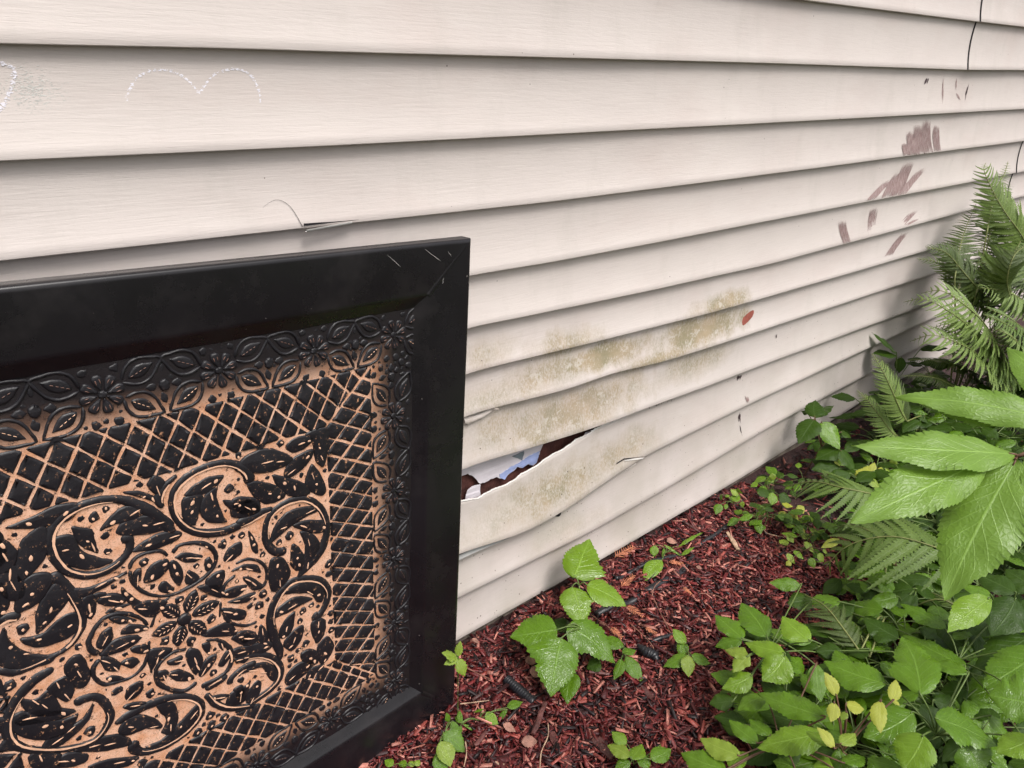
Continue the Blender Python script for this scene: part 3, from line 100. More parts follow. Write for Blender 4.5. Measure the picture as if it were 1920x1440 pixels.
def catmull(pts, n, closed=False):
    P = [np.array(p, float) for p in pts]; m = len(P); out = []
    rngi = range(m) if closed else range(m-1)
    for i in rngi:
        if closed: a, b, c, d = P[(i-1) % m], P[i], P[(i+1) % m], P[(i+2) % m]
        else: a, b, c, d = P[max(i-1, 0)], P[i], P[i+1], P[min(i+2, m-1)]
        for k in range(n):
            t = k/n
            out.append(.5*((2*b)+(-a+c)*t+(2*a-5*b+4*c-d)*t*t+(-a+3*b-3*c+d)*t**3))
    if not closed: out.append(P[-1])
    return np.array(out)
def tube(path, rad, seg=6, v=None, f=None):
    """tube along a 3-D path; rad number or list; appends to v, f"""
    v = [] if v is None else v; f = [] if f is None else f
    P = [Vector(p) for p in path]; n = len(P)
    rad = [rad]*n if np.isscalar(rad) else rad
    off = len(v); ref = Vector((.31, .17, .93))
    for i, p in enumerate(P):
        t = (P[min(i+1, n-1)]-P[max(i-1, 0)]).normalized()
        a = t.cross(ref)
        if a.length < 1e-4: a = t.cross(Vector((1, 0, 0)))
        a.normalize(); b = t.cross(a)
        for k in range(seg):
            w = 2*math.pi*k/seg; v.append(tuple(p+(a*math.cos(w)+b*math.sin(w))*rad[i]))
    for i in range(n-1):
        for k in range(seg):
            k2 = (k+1) % seg
            f.append((off+i*seg+k, off+i*seg+k2, off+(i+1)*seg+k2, off+(i+1)*seg+k))
    f.append(tuple(off+k for k in range(seg))[::-1]); f.append(tuple(off+(n-1)*seg+k for k in range(seg)))
    return v, f
def ground_z(x, y):
    return -.013-.027*(1-np.exp(np.minimum(y, 0)/.12))+.05*np.clip((.68-x)/.8, 0, 1)

# ------------------------------------------------------------------ materials
class NT:
    def __init__(s, name):
        s.m = bpy.data.materials.new(name); s.m.use_nodes = True; s.t = s.m.node_tree; s.t.nodes.clear()
        s.out = s.n('ShaderNodeOutputMaterial')
    def n(s, t, **kw):
        o = s.t.nodes.new(t)
        for k, v in kw.items(): setattr(o, k, v)
        return o
    def set(s, sock, v):
        if hasattr(v, 'is_output') or isinstance(v, bpy.types.NodeSocket): s.t.links.new(v, sock)
        else: sock.default_value = v
    def math(s, op, a, b=0., c=None, clamp=False):
        o = s.n('ShaderNodeMath', operation=op, use_clamp=clamp); s.set(o.inputs[0], a); s.set(o.inputs[1], b)
        if c is not None: s.set(o.inputs[2], c)
        return o.outputs[0]
    def coord(s, w='Object'): return s.n('ShaderNodeTexCoord').outputs[w]
    def mapping(s, v, scale=(1, 1, 1), loc=(0, 0, 0), rot=(0, 0, 0)):
        o = s.n('ShaderNodeMapping'); s.set(o.inputs[0], v); o.inputs['Scale'].default_value = scale
        o.inputs['Location'].default_value = loc; o.inputs['Rotation'].default_value = rot; return o.outputs[0]
    def noise(s, v, scale, detail=3, rough=.5, w='Fac', dist=0):
        o = s.n('ShaderNodeTexNoise'); s.set(o.inputs['Vector'], v); o.inputs['Scale'].default_value = scale
        o.inputs['Detail'].default_value = detail; o.inputs['Roughness'].default_value = rough; o.inputs['Distortion'].default_value = dist
        return o.outputs[w]
    def vor(s, v, scale, feat='F1', w='Distance', rand=1):
        o = s.n('ShaderNodeTexVoronoi', feature=feat); s.set(o.inputs['Vector'], v); o.inputs['Scale'].default_value = scale
        o.inputs['Randomness'].default_value = rand; return o.outputs[w]
    def ramp(s, f, *stops):
        o = s.n('ShaderNodeValToRGB'); s.set(o.inputs[0], f); e = o.color_ramp.elements
        while len(e) < len(stops): e.new(.5)
        for el_, (p, c) in zip(e, stops):
            el_.position = p; el_.color = (c, c, c, 1) if np.isscalar(c) else (*c, 1)
        return o.outputs[0]
    def mix(s, f, a, b, mode='MIX'):
        o = s.n('ShaderNodeMix', data_type='RGBA', blend_type=mode); s.set(o.inputs[0], f)
        for k, v in ((6, a), (7, b)): s.set(o.inputs[k], (*v, 1) if isinstance(v, tuple) and len(v) == 3 else v)
        return o.outputs[2]
    def sep(s, v):
        o = s.n('ShaderNodeSeparateXYZ'); s.set(o.inputs[0], v); return o.outputs
    def comb(s, x, y, z):
        o = s.n('ShaderNodeCombineXYZ'); s.set(o.inputs[0], x); s.set(o.inputs[1], y); s.set(o.inputs[2], z); return o.outputs[0]
    def bump(s, h, strength=.3, dist=.01, normal=None):
        o = s.n('ShaderNodeBump'); o.inputs['Strength'].default_value = strength; o.inputs['Distance'].default_value = dist
        s.set(o.inputs['Height'], h)
        if normal is not None: s.set(o.inputs['Normal'], normal)
        return o.outputs[0]
    def bsdf(s, color, rough=.5, normal=None, metal=0., spec=.5, trans=0., tcol=None, coat=0.):
        b = s.n('ShaderNodeBsdfPrincipled')
        s.set(b.inputs['Base Color'], (*color, 1) if isinstance(color, tuple) and len(color) == 3 else color)
        s.set(b.inputs['Roughness'], rough); s.set(b.inputs['Metallic'], metal); s.set(b.inputs['Specular IOR Level'], spec)
        b.inputs['Coat Weight'].default_value = coat; b.inputs['Coat Roughness'].default_value = .12
        if normal is not None: s.set(b.inputs['Normal'], normal)
        res = b.outputs[0]
        if trans:
            t = s.n('ShaderNodeBsdfTranslucent'); s.set(t.inputs[0], tcol if tcol is not None else color)
            mx = s.n('ShaderNodeMixShader'); mx.inputs[0].default_value = trans
            s.t.links.new(res, mx.inputs[1]); s.t.links.new(t.outputs[0], mx.inputs[2]); res = mx.outputs[0]
        s.t.links.new(res, s.out.inputs['Surface']); return s.m
def hexc(h, g=2.2):
    return tuple(((int(h[i:i+2], 16)/255+.055)/1.055)**2.4 if int(h[i:i+2], 16) > 10 else int(h[i:i+2], 16)/255/12.92 for i in (0, 2, 4))
def simple(name, c, rough=.6, var=.25, scale=40, spec=.4, bump=.2, bscale=120, bdist=.002):
    t = NT(name); v = t.coord(); n = t.noise(v, scale, 4)
    a = tuple(x*(1-var) for x in c); b = tuple(min(1, x*(1+var)) for x in c)
    return t.bsdf(t.ramp(n, (.3, a), (.7, b)), rough, t.bump(t.noise(v, bscale, 3), bump, bdist), spec=spec)

def mat_siding():
    t = NT('vinyl_siding'); v = t.coord(); X, Y, Z = t.sep(v)
    base = (.580, .523, .492)
    big = t.noise(t.mapping(v, (1, 1, 2.2)), 2.3, 4)
    c = t.mix(t.ramp(big, (.3, 0.), (.75, 1.)), base, (.530, .474, .448))
    # pale pinkish chalky fading
    c = t.mix(t.math('MULTIPLY', t.ramp(t.noise(t.mapping(v, (1, 1, 3), (3, 0, 1)), 4.5, 5), (.48, 0.), (.68, 1.)), .35), c, (.61, .55, .52))
    # embossed wood grain
    grain = t.noise(t.mapping(v, (14, 1, 230)), 1., 5, .6, dist=.6)
    fine = t.noise(t.mapping(v, (60, 1, 600)), 1., 3, .6)
    c = t.mix(t.math('MULTIPLY', t.ramp(grain, (.42, 1.), (.5, 0.)), .06), c, (.36, .33, .30))
    # grime: grey-green film that gathers low on the wall
    low = t.math('MULTIPLY', t.ramp(Z, (.0, 1.), (.55, 0.)), t.ramp(t.noise(t.mapping(v, (1.2, 1, 1.2)), 5, 6), (.38, 0.), (.68, 1.)))
    c = t.mix(t.math('MULTIPLY', low, .62), c, (.36, .33, .27))
    # algae patches
    acc = None
    wob = t.math('MULTIPLY', t.math('SUBTRACT', t.noise(t.mapping(v, (1, 1, .6)), 15, 8, .7), .5), 2.3)
    for x, z, rx, rz, s in ALGAE:
        dx = t.math('MULTIPLY', t.math('SUBTRACT', X, x), 1/rx/1.05); dz = t.math('MULTIPLY', t.math('SUBTRACT', Z, z), 1/rz/1.05)
        d = t.math('SQRT', t.math('ADD', t.math('MULTIPLY', dx, dx), t.math('MULTIPLY', dz, dz)))
        m = t.math('MULTIPLY', t.math('SUBTRACT', 1.25, t.math('ADD', d, wob), clamp=True), s*1.9)
        acc = m if acc is None else t.math('MAXIMUM', acc, m)
    speck = t.noise(t.mapping(v, (1, 1, .45)), 260, 5, .72)
    sp = t.math('MULTIPLY', t.ramp(speck, (.36, .28), (.62, 1.)), acc, clamp=True)
    tone = t.mix(t.ramp(t.noise(v, 14, 5, .6), (.35, 0.), (.65, 1.)), (.185, .160, .062), (.335, .250, .135))
    c = t.mix(t.math('MULTIPLY', sp, .80, clamp=True), c, tone)
    # pale scuffs inside the algae
    scf = t.math('MULTIPLY', t.ramp(t.noise(t.mapping(v, (1, 1, 1.4), (7, 0, 2)), 26, 5, .7), (.56, 0.), (.64, 1.)), acc, clamp=True)
    c = t.mix(t.math('MULTIPLY', scf, .55), c, (.58, .54, .49))
    # dirt specks (splashed mulch) thicker near the ground
    vd = t.vor(v, 115); pick = t.vor(v, 115, w='Color'); pr = t.sep(pick)
    dens = t.ramp(Z, (.0, .72), (.28, .93), (.7, .994))
    dots = t.math('MULTIPLY', t.math('LESS_THAN', vd, t.math('MULTIPLY', pr[1], .24)), t.math('GREATER_THAN', pr[0], dens))
    c = t.mix(t.math('MULTIPLY', dots, .8), c, (.07, .05, .04))
    pk = t.ramp(t.noise(t.mapping(v, (.8, 1, 1.6), (9, 0, 4)), 3.2, 7, .62), (.50, 0.), (.72, 1.))
    c = t.mix(t.math('MULTIPLY', pk, .30), c, (.47, .375, .345))
    gr = t.ramp(t.noise(t.mapping(v, (1, 1, .35), (1, 0, 7)), 7, 8, .7), (.52, 0.), (.75, 1.))
    c = t.mix(t.math('MULTIPLY', gr, .28), c, (.36, .335, .295))
    # faint smears
    sm = t.ramp(t.noise(t.mapping(v, (1.5, 1, 14), (2, 0, 5)), 3, 5, .7), (.60, 0.), (.78, 1.))
    c = t.mix(t.math('MULTIPLY', sm, .22), c, (.33, .27, .25))
    h = t.math('ADD', t.math('MULTIPLY', grain, .8), t.math('MULTIPLY', fine, .35))
    return t.bsdf(c, t.ramp(big, (.3, .52), (.7, .66)), t.bump(h, .38, .0014), spec=.35)

def mat_black():
    t = NT('black_powder_coat'); v = t.coord()
    n = t.noise(v, 5, 5, .6); dust = t.noise(v, 420, 2)
    c = t.mix(t.ramp(n, (.35, 0.), (.75, 1.)), (.0056, .0048, .0062), (.0098, .0084, .0106))
    vd = t.vor(v, 70); pr = t.sep(t.vor(v, 70, w='Color'))
    d = t.math('MULTIPLY', t.math('LESS_THAN', vd, t.math('MULTIPLY', pr[1], .13)), t.math('GREATER_THAN', pr[0], .80))
    c = t.mix(t.math('MULTIPLY', d, .5), c, (.30, .27, .25))
    film = t.ramp(t.noise(t.mapping(v, (1, 1, 1), (4, 1, 0)), 9, 6, .7), (.5, 0.), (.8, 1.))
    c = t.mix(t.math('MULTIPLY', film, .25), c, (.050, .042, .042))
    sc_ = t.noise(t.mapping(v, (3, 3, 55), rot=(0, .7, 0)), 3, 4, .7)
    rough = t.math('ADD', t.math('MULTIPLY', film, .16), t.ramp(n, (.3, .22), (.75, .33)))
    return t.bsdf(c, rough, t.bump(dust, .05, .0006), spec=.5)

def mat_relief():
    t = NT('black_relief_lacquer'); v = t.coord()
    n = t.noise(v, 30, 5, .6)
    c = t.mix(n, (.006, .0055, .0075), (.016, .0145, .018))
    w = t.ramp(t.noise(v, 120, 6, .78), (.60, 0.), (.66, 1.))     # rubbed spots where copper shows through
    X, Y, Z = t.sep(v)
    dx = t.math('ABSOLUTE', X); dz = t.math('ABSOLUTE', t.math('SUBTRACT', Z, PANEL['W']/2)); d = t.math('MAXIMUM', dx, dz)
    inner = t.ramp(d, (.29, 1.), (.37, 0.))
    c = t.mix(t.math('MULTIPLY', t.math('MULTIPLY', w, inner), .9), c, (.55, .28, .15))
    return t.bsdf(c, t.ramp(n, (.3, .34), (.7, .52)), t.bump(t.noise(v, 190, 5, .65), .35, .0018), spec=.45)

def mat_copper():
    t = NT('embossed_copper_paint'); v = t.coord(); X, Y, Z = t.sep(v)
    n = t.noise(v, 14, 5); sp = t.noise(v, 520, 3, .7)
    c = t.mix(n, (.74, .40, .25), (.84, .56, .42))
    c = t.mix(t.math('MULTIPLY', t.ramp(t.noise(v, 40, 6, .7), (.42, 0.), (.66, 1.)), .75), c, (.60, .255, .115))
    c = t.mix(t.ramp(sp, (.30, .75), (.48, 0.)), c, (.20, .09, .05))
    blot = t.math('MAXIMUM', t.ramp(t.noise(v, 70, 8, .8), (.585, 0.), (.61, 1.)), t.ramp(t.noise(v, 260, 5, .7), (.64, 0.), (.68, 1.)))
    c = t.mix(t.math('MULTIPLY', blot, .9), c, (.012, .010, .011))
    # overspray: the black coat fades in towards the frame
    dx = t.math('ABSOLUTE', X); dz = t.math('ABSOLUTE', t.math('SUBTRACT', Z, PANEL['W']/2)); d = t.math('MAXIMUM', dx, dz)
    e = t.math('ADD', d, t.math('MULTIPLY', t.math('SUBTRACT', t.noise(v, 12, 3), .5), .035))
    f = t.ramp(e, (.316, 0.), (.334, .45), (.352, .86), (.372, 1.))
    f2 = t.math('ADD', f, t.math('MULTIPLY', t.math('MULTIPLY', t.math('SUBTRACT', sp, .5), 1.4), t.math('MULTIPLY', f, t.math('SUBTRACT', 1., f))), clamp=True)
    c = t.mix(f2, c, (.014, .011, .013))
    rough = t.ramp(f, (0., .42), (1., .34))
    return t.bsdf(c, rough, t.bump(t.math('ADD', sp, t.math('MULTIPLY', n, 2)), .5, .0012), metal=.12, spec=.5)

def mat_leaf(name, c1, c2, rough=.34, wet=.5, vein=1.25, trans=.22, bmp=.35, spec=.42):
    t = NT(name); uv = t.n('ShaderNodeUVMap').outputs[0]; U, V, _ = t.sep(uv); ob = t.coord()
    rnd = t.n('ShaderNodeObjectInfo').outputs['Random']
    vv = t.math('ABSOLUTE', t.math('SUBTRACT', V, .5)); vv = t.math('MULTIPLY', vv, 2.)          # 0 midrib .. 1 margin
    n = t.noise(ob, 28, 4)
    c = t.mix(t.math('ADD', t.math('MULTIPLY', n, .6), t.math('MULTIPLY', rnd, .4)), c1, c2)
    mid = t.ramp(vv, (.015, 1.), (.05, 0.))
    k = t.math('SUBTRACT', t.math('MULTIPLY', U, 8.5), t.math('MULTIPLY', t.math('POWER', vv, .8), 2.6))
    fr = t.math('ABSOLUTE', t.math('SUBTRACT', t.math('FRACT', k), .5))
    lat = t.math('MULTIPLY', t.ramp(fr, (.43, 0.), (.49, 1.)), t.ramp(vv, (.5, 1.), (.97, .0)))
    k2 = t.math('ADD', t.math('MULTIPLY', U, 31.), t.math('MULTIPLY', vv, 14.))
    net = t.vor(t.mapping(uv, (26, 13, 1)), 1., 'DISTANCE_TO_EDGE')
    vn = t.math('MAXIMUM', mid, t.math('MULTIPLY', lat, .7))
    vc = tuple(min(1, x*vein+.03) for x in c2)
    c = t.mix(t.math('MULTIPLY', vn, .65), c, vc)
    spots = t.ramp(t.noise(ob, 75, 4, .6), (.70, 0.), (.76, 1.))
    c = t.mix(t.math('MULTIPLY', spots, .35), c, tuple(x*.55 for x in c1))
    h = t.math('ADD', t.math('MULTIPLY', vn, -1.), t.math('ADD', t.math('MULTIPLY', t.ramp(net, (0., 0.), (.25, 1.)), .5), t.math('MULTIPLY', t.noise(ob, 60, 3), .5)))
    drop = t.vor(ob, 210); dp = t.math('MULTIPLY', t.ramp(drop, (.12, 1.), (.30, 0.)), t.ramp(t.noise(ob, 34, 5, .7), (.54, 0.), (.66, 1.)))
    h = t.math('ADD', h, t.math('MULTIPLY', dp, 2.6*wet))
    wetm = t.ramp(t.noise(ob, 17, 4, .6), (.42, 0.), (.62, 1.))
    ro = t.math('SUBTRACT', rough, t.math('MULTIPLY', t.math('MAXIMUM', wetm, dp), wet*(rough-.07)))
    return t.bsdf(c, ro, t.bump(h, bmp, .0018), spec=spec, trans=trans, tcol=t.mix(.5, c, (.20, .34, .03)))

M = {}
M['siding'] = mat_siding(); M['black'] = mat_black(); M['relief'] = mat_relief(); M['copper'] = mat_copper()
M['copper_dim'] = simple('copper_dim', (.16, .085, .065), .45, .3, 60)
M['copper_dot'] = simple('copper_dot', (.70, .42, .28), .42, .2, 60)
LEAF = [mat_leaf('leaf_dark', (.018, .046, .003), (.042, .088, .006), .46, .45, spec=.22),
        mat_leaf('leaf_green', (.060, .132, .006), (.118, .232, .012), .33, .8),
        mat_leaf('leaf_bright', (.110, .200, .010), (.170, .290, .020), .34, .9),
        mat_leaf('leaf_lime', (.155, .225, .020), (.235, .330, .042), .36, .6),
        mat_leaf('leaf_yellow', (.270, .300, .030), (.400, .430, .060), .4, .3)]
M['near_leaf'] = mat_leaf('leaf_near', (.132, .242, .026), (.182, .312, .046), .44, .22, 1.5, .3, .30)
M['fern'] = [mat_leaf('fern_green', (.080, .138, .024), (.138, .208, .045), .42, .5, 1.2),
             mat_leaf('fern_dark', (.050, .080, .017), (.088, .125, .032), .42, .5, 1.2),
             mat_leaf('fern_pale', (.135, .205, .045), (.205, .285, .075), .42, .5, 1.2)]
M['stem'] = simple('green_stem', (.10, .15, .035), .5, .3, 60)
M['redstem'] = simple('red_stem', (.11, .055, .03), .5, .3, 60)
M['rachis'] = simple('fern_rachis', (.17, .19, .06), .5, .2, 60)
M['sheath'] = simple('red_brown_sheathing', (.085, .030, .024), .85, .5, 30, bump=.5, bdist=.004)
M['wrap'] = simple('white_house_wrap', (.62, .58, .62), .6, .08, 20)
M['wrapblue'] = simple('blue_house_wrap', (.30, .36, .60), .6, .15, 40)
M['wrapdark'] = simple('grey_house_wrap', (.16, .19, .22), .6, .15, 40)
M['dark'] = simple('gap_shade', (.012, .010, .012), .9, .2, 40)  # near-black colour standing in for the shade inside gaps
M['white_edge'] = simple('torn_vinyl_edge', (.66, .64, .61), .6, .1, 60)
M['concrete'] = simple('dirty_concrete', (.17, .14, .115), .9, .5, 25, bump=.6, bdist=.006, bscale=60)
M['chalk'] = simple('white_chalk', (.80, .78, .84), .95, .05, 60)
M['chalk_dim'] = simple('dim_chalk', (.60, .60, .57), .95, .08, 60)
def mat_smear():
    t = NT('brown_paint'); v = t.coord(); n = t.noise(t.mapping(v, (420, 30, 60)), 1., 4, .6)
    c = t.ramp(n, (.30, (.19, .115, .110)), (.50, (.30, .205, .197)), (.68, (.47, .385, .365)))
    return t.bsdf(c, .6)
M['smear'] = mat_smear()
M['smear_dark'] = simple('dark_brown_paint', (.060, .038, .042), .55, .35, 90)
M['red'] = simple('brick_red_paint', (.27, .075, .055), .6, .2, 60)
M['hose'] = simple('black_rubber', (.012, .012, .015), .38, .4, 60, spec=.5, bump=.4)
M['twig'] = simple('red_brown_twig', (.22, .10, .07), .7, .4, 60)
M['paletwig'] = simple('pale_twig', (.40, .27, .18), .7, .3, 60)
M['dryleaf'] = simple('dry_leaf', (.27, .135, .10), .75, .45, 50, bump=.6, bdist=.004)
M['cedar'] = simple('orange_cedar', (.50, .19, .10), .7, .4, 60)
M['bark'] = simple('wet_bark', (.085, .030, .026), .45, .6, 45, bump=.8, bdist=.004, bscale=90)
def mat_mulch():
    t = NT('red_wood_mulch'); a = t.n('ShaderNodeAttribute', attribute_name='chip').outputs['Color']; v = t.coord()
    c = t.mix(t.math('MULTIPLY', t.noise(v, 240, 3), .9), a, t.mix(.55, a, (.02, .008, .008)))
    return t.bsdf(c, t.ramp(t.noise(v, 12, 3), (.35, .30), (.65, .62)), t.bump(t.noise(v, 420, 3), .5, .0015), spec=.45)
M['mulch'] = mat_mulch()
def mat_soil():
    t = NT('mulch_soil'); v = t.coord()
    c = t.ramp(t.noise(v, 60, 6, .7), (.3, (.014, .006, .006)), (.6, (.050, .018, .016)), (.8, (.11, .045, .038)))
    return t.bsdf(c, .7, t.bump(t.noise(v, 110, 6, .7), .9, .012))
M['soil'] = mat_soil()
def mat_lawn():
    t = NT('ground_soil_and_grass'); v = t.coord()
    c = t.ramp(t.noise(v, 3, 8, .7), (.35, (.035, .025, .015)), (.55, (.04, .06, .02)), (.75, (.07, .11, .03)))
    return t.bsdf(c, .9, t.bump(t.noise(v, 40, 6, .7), .9, .03))
M['lawn'] = mat_lawn()

# ------------------------------------------------------------------ ground
X0, X1 = -2.0, 6.5
xs = np.arange(X0, X1+.01, .04); ys = np.concatenate([np.array([.06, .0, -.02, -.04]), np.arange(-.08, -2.2, -.04)])
vv = []; ff = []
for y in ys:
    for x in xs:
        vv.append((x, y, float(ground_z(x, y))-.004+.005*math.sin(9*x+3*y)*math.sin(7*y-2*x)+random.uniform(-.002, .002)))
nx = len(xs)
for j in range(len(ys)-1):
    for i in range(nx-1): ff.append((j*nx+i, (j+1)*nx+i, (j+1)*nx+i+1, j*nx+i+1))
tag(link('mulch_bed', mesh('mulch_bed', vv, ff), M['soil']), kind='structure')
g = 80
tag(link('ground', mesh('ground', [(-g, -g, -.075), (g, -g, -.075), (g, g, -.075), (-g, g, -.075)], [(0, 1, 2, 3)]), M['lawn']), kind='structure')

# ------------------------------------------------------------------ siding wall
DX = .02
xw = np.arange(X0, X1+.001, DX)
def smooth(a, n=4):
    k = np.hanning(2*n+3)[1:-1]; k /= k.sum(); p_ = np.pad(a, n, mode='edge'); return np.convolve(p_, k, 'valid')
EZ = {}
for k, pts in EDGE.items():
    px = [p[0] for p in pts]; pz = [p[1] for p in pts]
    if k in (5, 6, 7, 8, 9):                        # sag fades out again behind the leaning panel
        nom = .005+(11-k)*.1275-(.018 if k < 9 else 0)
        px = [px[0]-.75]+px; pz = [nom]+pz
    EZ[k] = smooth(np.interp(xw, px, pz), 5)
for k in range(-1, -10, -1): EZ[k] = EZ[0]+(-k)*.146
LIP, REC = .0, .0155
tear_x = [p[0] for p in TEAR]; tear_z = [p[1] for p in TEAR]
TEARZ = np.interp(xw, [tear_x[0]-.5]+tear_x, [EZ[8][0]]+tear_z)
TEARZ = TEARZ-np.interp(xw, [tear_x[0]-.5, tear_x[0]-.2, tear_x[-3], tear_x[-1]], [0, .006, .005, .002])
TEAR_END = tear_x[-1]
TEAR_BEG = tear_x[0]-.5
def bulge(k, x):
    if k == 9: return .012*math.exp(-((x-1.0)/.28)**2)
    if k == 8: return .006*math.exp(-((x-1.25)/.2)**2)
    if k == 7: return .004*math.exp(-((x-1.15)/.2)**2)
    return 0.
def prof(t):      # coved face: hollow in the middle, flaring out to the lip
    t = min(1., max(0., t))
    return .0150-.0150*((t-.33)/.67)**2 if t > .33 else .0150-.0030*((.33-t)/.33)**2
def edge(k, x): return float(np.interp(x, xw, EZ[k]))
def jag(x):
    s = lambda p, a, o: a*abs(((x/p+o) % 1)*2-1)-a*.5
    return (s(.091, .0050, .2)+s(.0371, .0028, .6)*abs(math.sin(x*31))+s(.0113, .0016, .1)*abs(math.sin(x*47)))*min(1, max(0, (TEAR_END-x)/.06))
def course_top(k, x):
    zt = edge(k-1, x)
    if k == 9 and TEAR_BEG < x < TEAR_END+.02: zt = min(zt, float(np.interp(x, xw, TEARZ))-.012)
    return zt+.012
def surf_y(x, z):
    for k in range(-9, 12):
        if k-1 not in EZ: continue
        zb = edge(k, x)
        if z >= zb-.001:
            zt = course_top(k, x); t = (zt-z)/(zt-zb); return prof(t)-bulge(k, x)*min(1, t*1.4)
    return 0.
wall = empty('house_wall')
tag(wall, 'beige vinyl lap siding wall of a house, torn and stained with algae', 'wall')
def course(k, xa, xb, back=0., name='siding_course'):
    X = [x for x in (np.concatenate([xw[xw < .599], np.arange(.6, 1.4399, .004), xw[xw > 1.441]]) if k == 9 else xw) if xa < x < xb]; X = [xa]+X+[xb]
    T = np.linspace(0, 1, 12); rows = []
    for x in X:
        zb = edge(k, x); zt = course_top(k, x); b = bulge(k, x); wv = .0012*math.sin(x*3.1+k*1.7)+.0006*math.sin(x*9.3+k)
        c = []
        jg = jag(x) if k == 9 and TEAR_BEG+.2 < x < TEAR_END else 0.
        c.append((x, prof(0)+(.0012 if k == 9 else .004)+back, zt+jg+.0003))
        for t in T: c.append((x, prof(t)-b*min(1, t*1.4)+back+wv*t, zt+(zb-zt)*t+(jg if t == 0 else 0)))
        c.append((x, -b+.0005+back+wv, zb-.0009)); c.append((x, -b+.0020+back+wv, zb-.0014)); c.append((x, -b+.010+back+wv, zb-.0012)); c.append((x, -b*.6+.0135+back, zb+.002))
        rows.append(c)
    n = len(rows[0]); v = [p for r in rows for p in r]
    f = [(i*n+j, i*n+j+1, (i+1)*n+j+1, (i+1)*n+j) for i in range(len(rows)-1) for j in range(n-1)]
    o = link(name, mesh(name, v, f), M['siding'], wall)
    return o
for k in range(-8, 12):
    seam = SEAMX[0] if k in (0, 1) else (SEAMX[1] if k in (4, 5) else None)
    if seam is None:
        course(k, X0, X1)
    else:
        course(k, X0, seam+.03); course(k, seam, X1, -.0036)
        # near-black strip drawn as the shadow line where the two panels overlap
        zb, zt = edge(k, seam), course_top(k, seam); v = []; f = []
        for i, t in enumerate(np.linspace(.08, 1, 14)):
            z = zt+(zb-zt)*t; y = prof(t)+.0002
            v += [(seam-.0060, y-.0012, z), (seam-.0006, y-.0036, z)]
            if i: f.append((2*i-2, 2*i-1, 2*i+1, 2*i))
        link('joint_shadow', mesh('joint_shadow', v, f), M['dark'], wall)
# sheathing, concrete footing and top of the wall behind the siding
def boxm(x0, x1, y0, y1, z0, z1, name):
    v = [(x, y, z) for x in (x0, x1) for y in (y0, y1) for z in (z0, z1)]
    return mesh(name, v, [(0, 1, 3, 2), (4, 6, 7, 5), (0, 4, 5, 1), (2, 3, 7, 6), (0, 2, 6, 4), (1, 5, 7, 3)], False)
for i, z in enumerate(np.arange(.012, 2.6, .16)):
    link('sheathing_board', boxm(X0, X1, .042+.002*(i % 2), .07, z, z+.154, 'sheathing_board'), M['sheath'], wall)
link('footing', boxm(X0, X1, .012, .09, -.12, .010, 'footing'), M['concrete'], wall)
link('wall_core', boxm(X0, X1, .07, .30, -.12, 2.55, 'wall_core'), M['dark'], wall)

def ribbon_on_wall(name, pts, w, mat, off=.0007, ragged=0., parent=wall):
    """thin flat strip lying on the siding, following its profile"""
    P = np.array(pts); n = max(2, int(np.sum(np.linalg.norm(np.diff(P, axis=0), axis=1))/.004)); 
    s = np.linspace(0, len(P)-1, n); Q = np.stack([np.interp(s, range(len(P)), P[:, i]) for i in (0, 1)], 1)
    v = []; f = []
    ws = [w]*n if np.isscalar(w) else np.interp(np.linspace(0, 1, n), np.linspace(0, 1, len(w)), w)
    for i in range(n):
        t = Q[min(i+1, n-1)]-Q[max(i-1, 0)]; t = t/(np.linalg.norm(t)+1e-9); nn = np.array([-t[1], t[0]])
        for s_ in (-1, 1):
            q = Q[i]+nn*s_*ws[i]*.5*(1+random.uniform(-ragged, ragged))
            v.append((q[0], surf_y(q[0], q[1])-off, q[1]))
        if i: f.append((2*i-2, 2*i-1, 2*i+1, 2*i))
    return v, f
def join(parts):
    v = []; f = []
    for a, b in parts:
        o = len(v); v += a; f += [tuple(i+o for i in q) for q in b]
    return v, f
def poly_on_wall(pts, off=.0007, n=3):
    Q = catmull(pts, n, True); c = Q.mean(0); v = [(c[0], surf_y(c[0], c[1])-off, c[1])]; f = []
    for i, q in enumerate(Q):
        v.append((q[0], surf_y(q[0], q[1])-off, q[1])); f.append((0, 1+i, 1+(i+1) % len(Q)))
    return v, f
# chalk marks: broken crumbs of chalk along the drawn line
def chalk(path, n, w, seed, gap=.35):
    R = random.Random(seed); Q = catmull(path, 8); parts = []
    L_ = np.concatenate([[0], np.cumsum(np.linalg.norm(np.diff(Q, axis=0), axis=1))])
    for i in range(n):
        s = R.random()*L_[-1]
        if math.sin(s*900)+R.uniform(-.8, .8) < gap-.6: continue
        x = np.interp(s, L_, Q[:, 0])+R.gauss(0, w*.45); z = np.interp(s, L_, Q[:, 1])+R.gauss(0, w*.45)
        l = R.uniform(.0005, .0020); h = R.uniform(.0003, .0006)
        parts.append(([(x+dx, surf_y(x, z)-.0009, z+dz) for dx, dz in ((-l, 0), (0, -h), (l, 0), (0, h))], [(0, 1, 2, 3)]))
    return join(parts)
o = link('chalk_heart', mesh('chalk_heart', *chalk(HEART, 900, .0018, 3, .60)), M['chalk'], wall); o['label'] = 'top half of a heart drawn in white chalk on the siding'
o = link('chalk_line', mesh('chalk_line', *chalk(CHALK2, 520, .0024, 4, .5)), M['chalk'], wall); o['label'] = 'curved white chalk line at the edge of the siding'
R = random.Random(5); parts = []
for i in range(420):
    x = R.gauss(.160, .014); z = R.gauss(1.246, .011); l = R.uniform(.0005, .0020)
    parts.append(([(x+dx, surf_y(x, z)-.0008, z+dz) for dx, dz in ((-l, 0), (0, -.0004), (l, 0), (0, .0004))], [(0, 1, 2, 3)]))
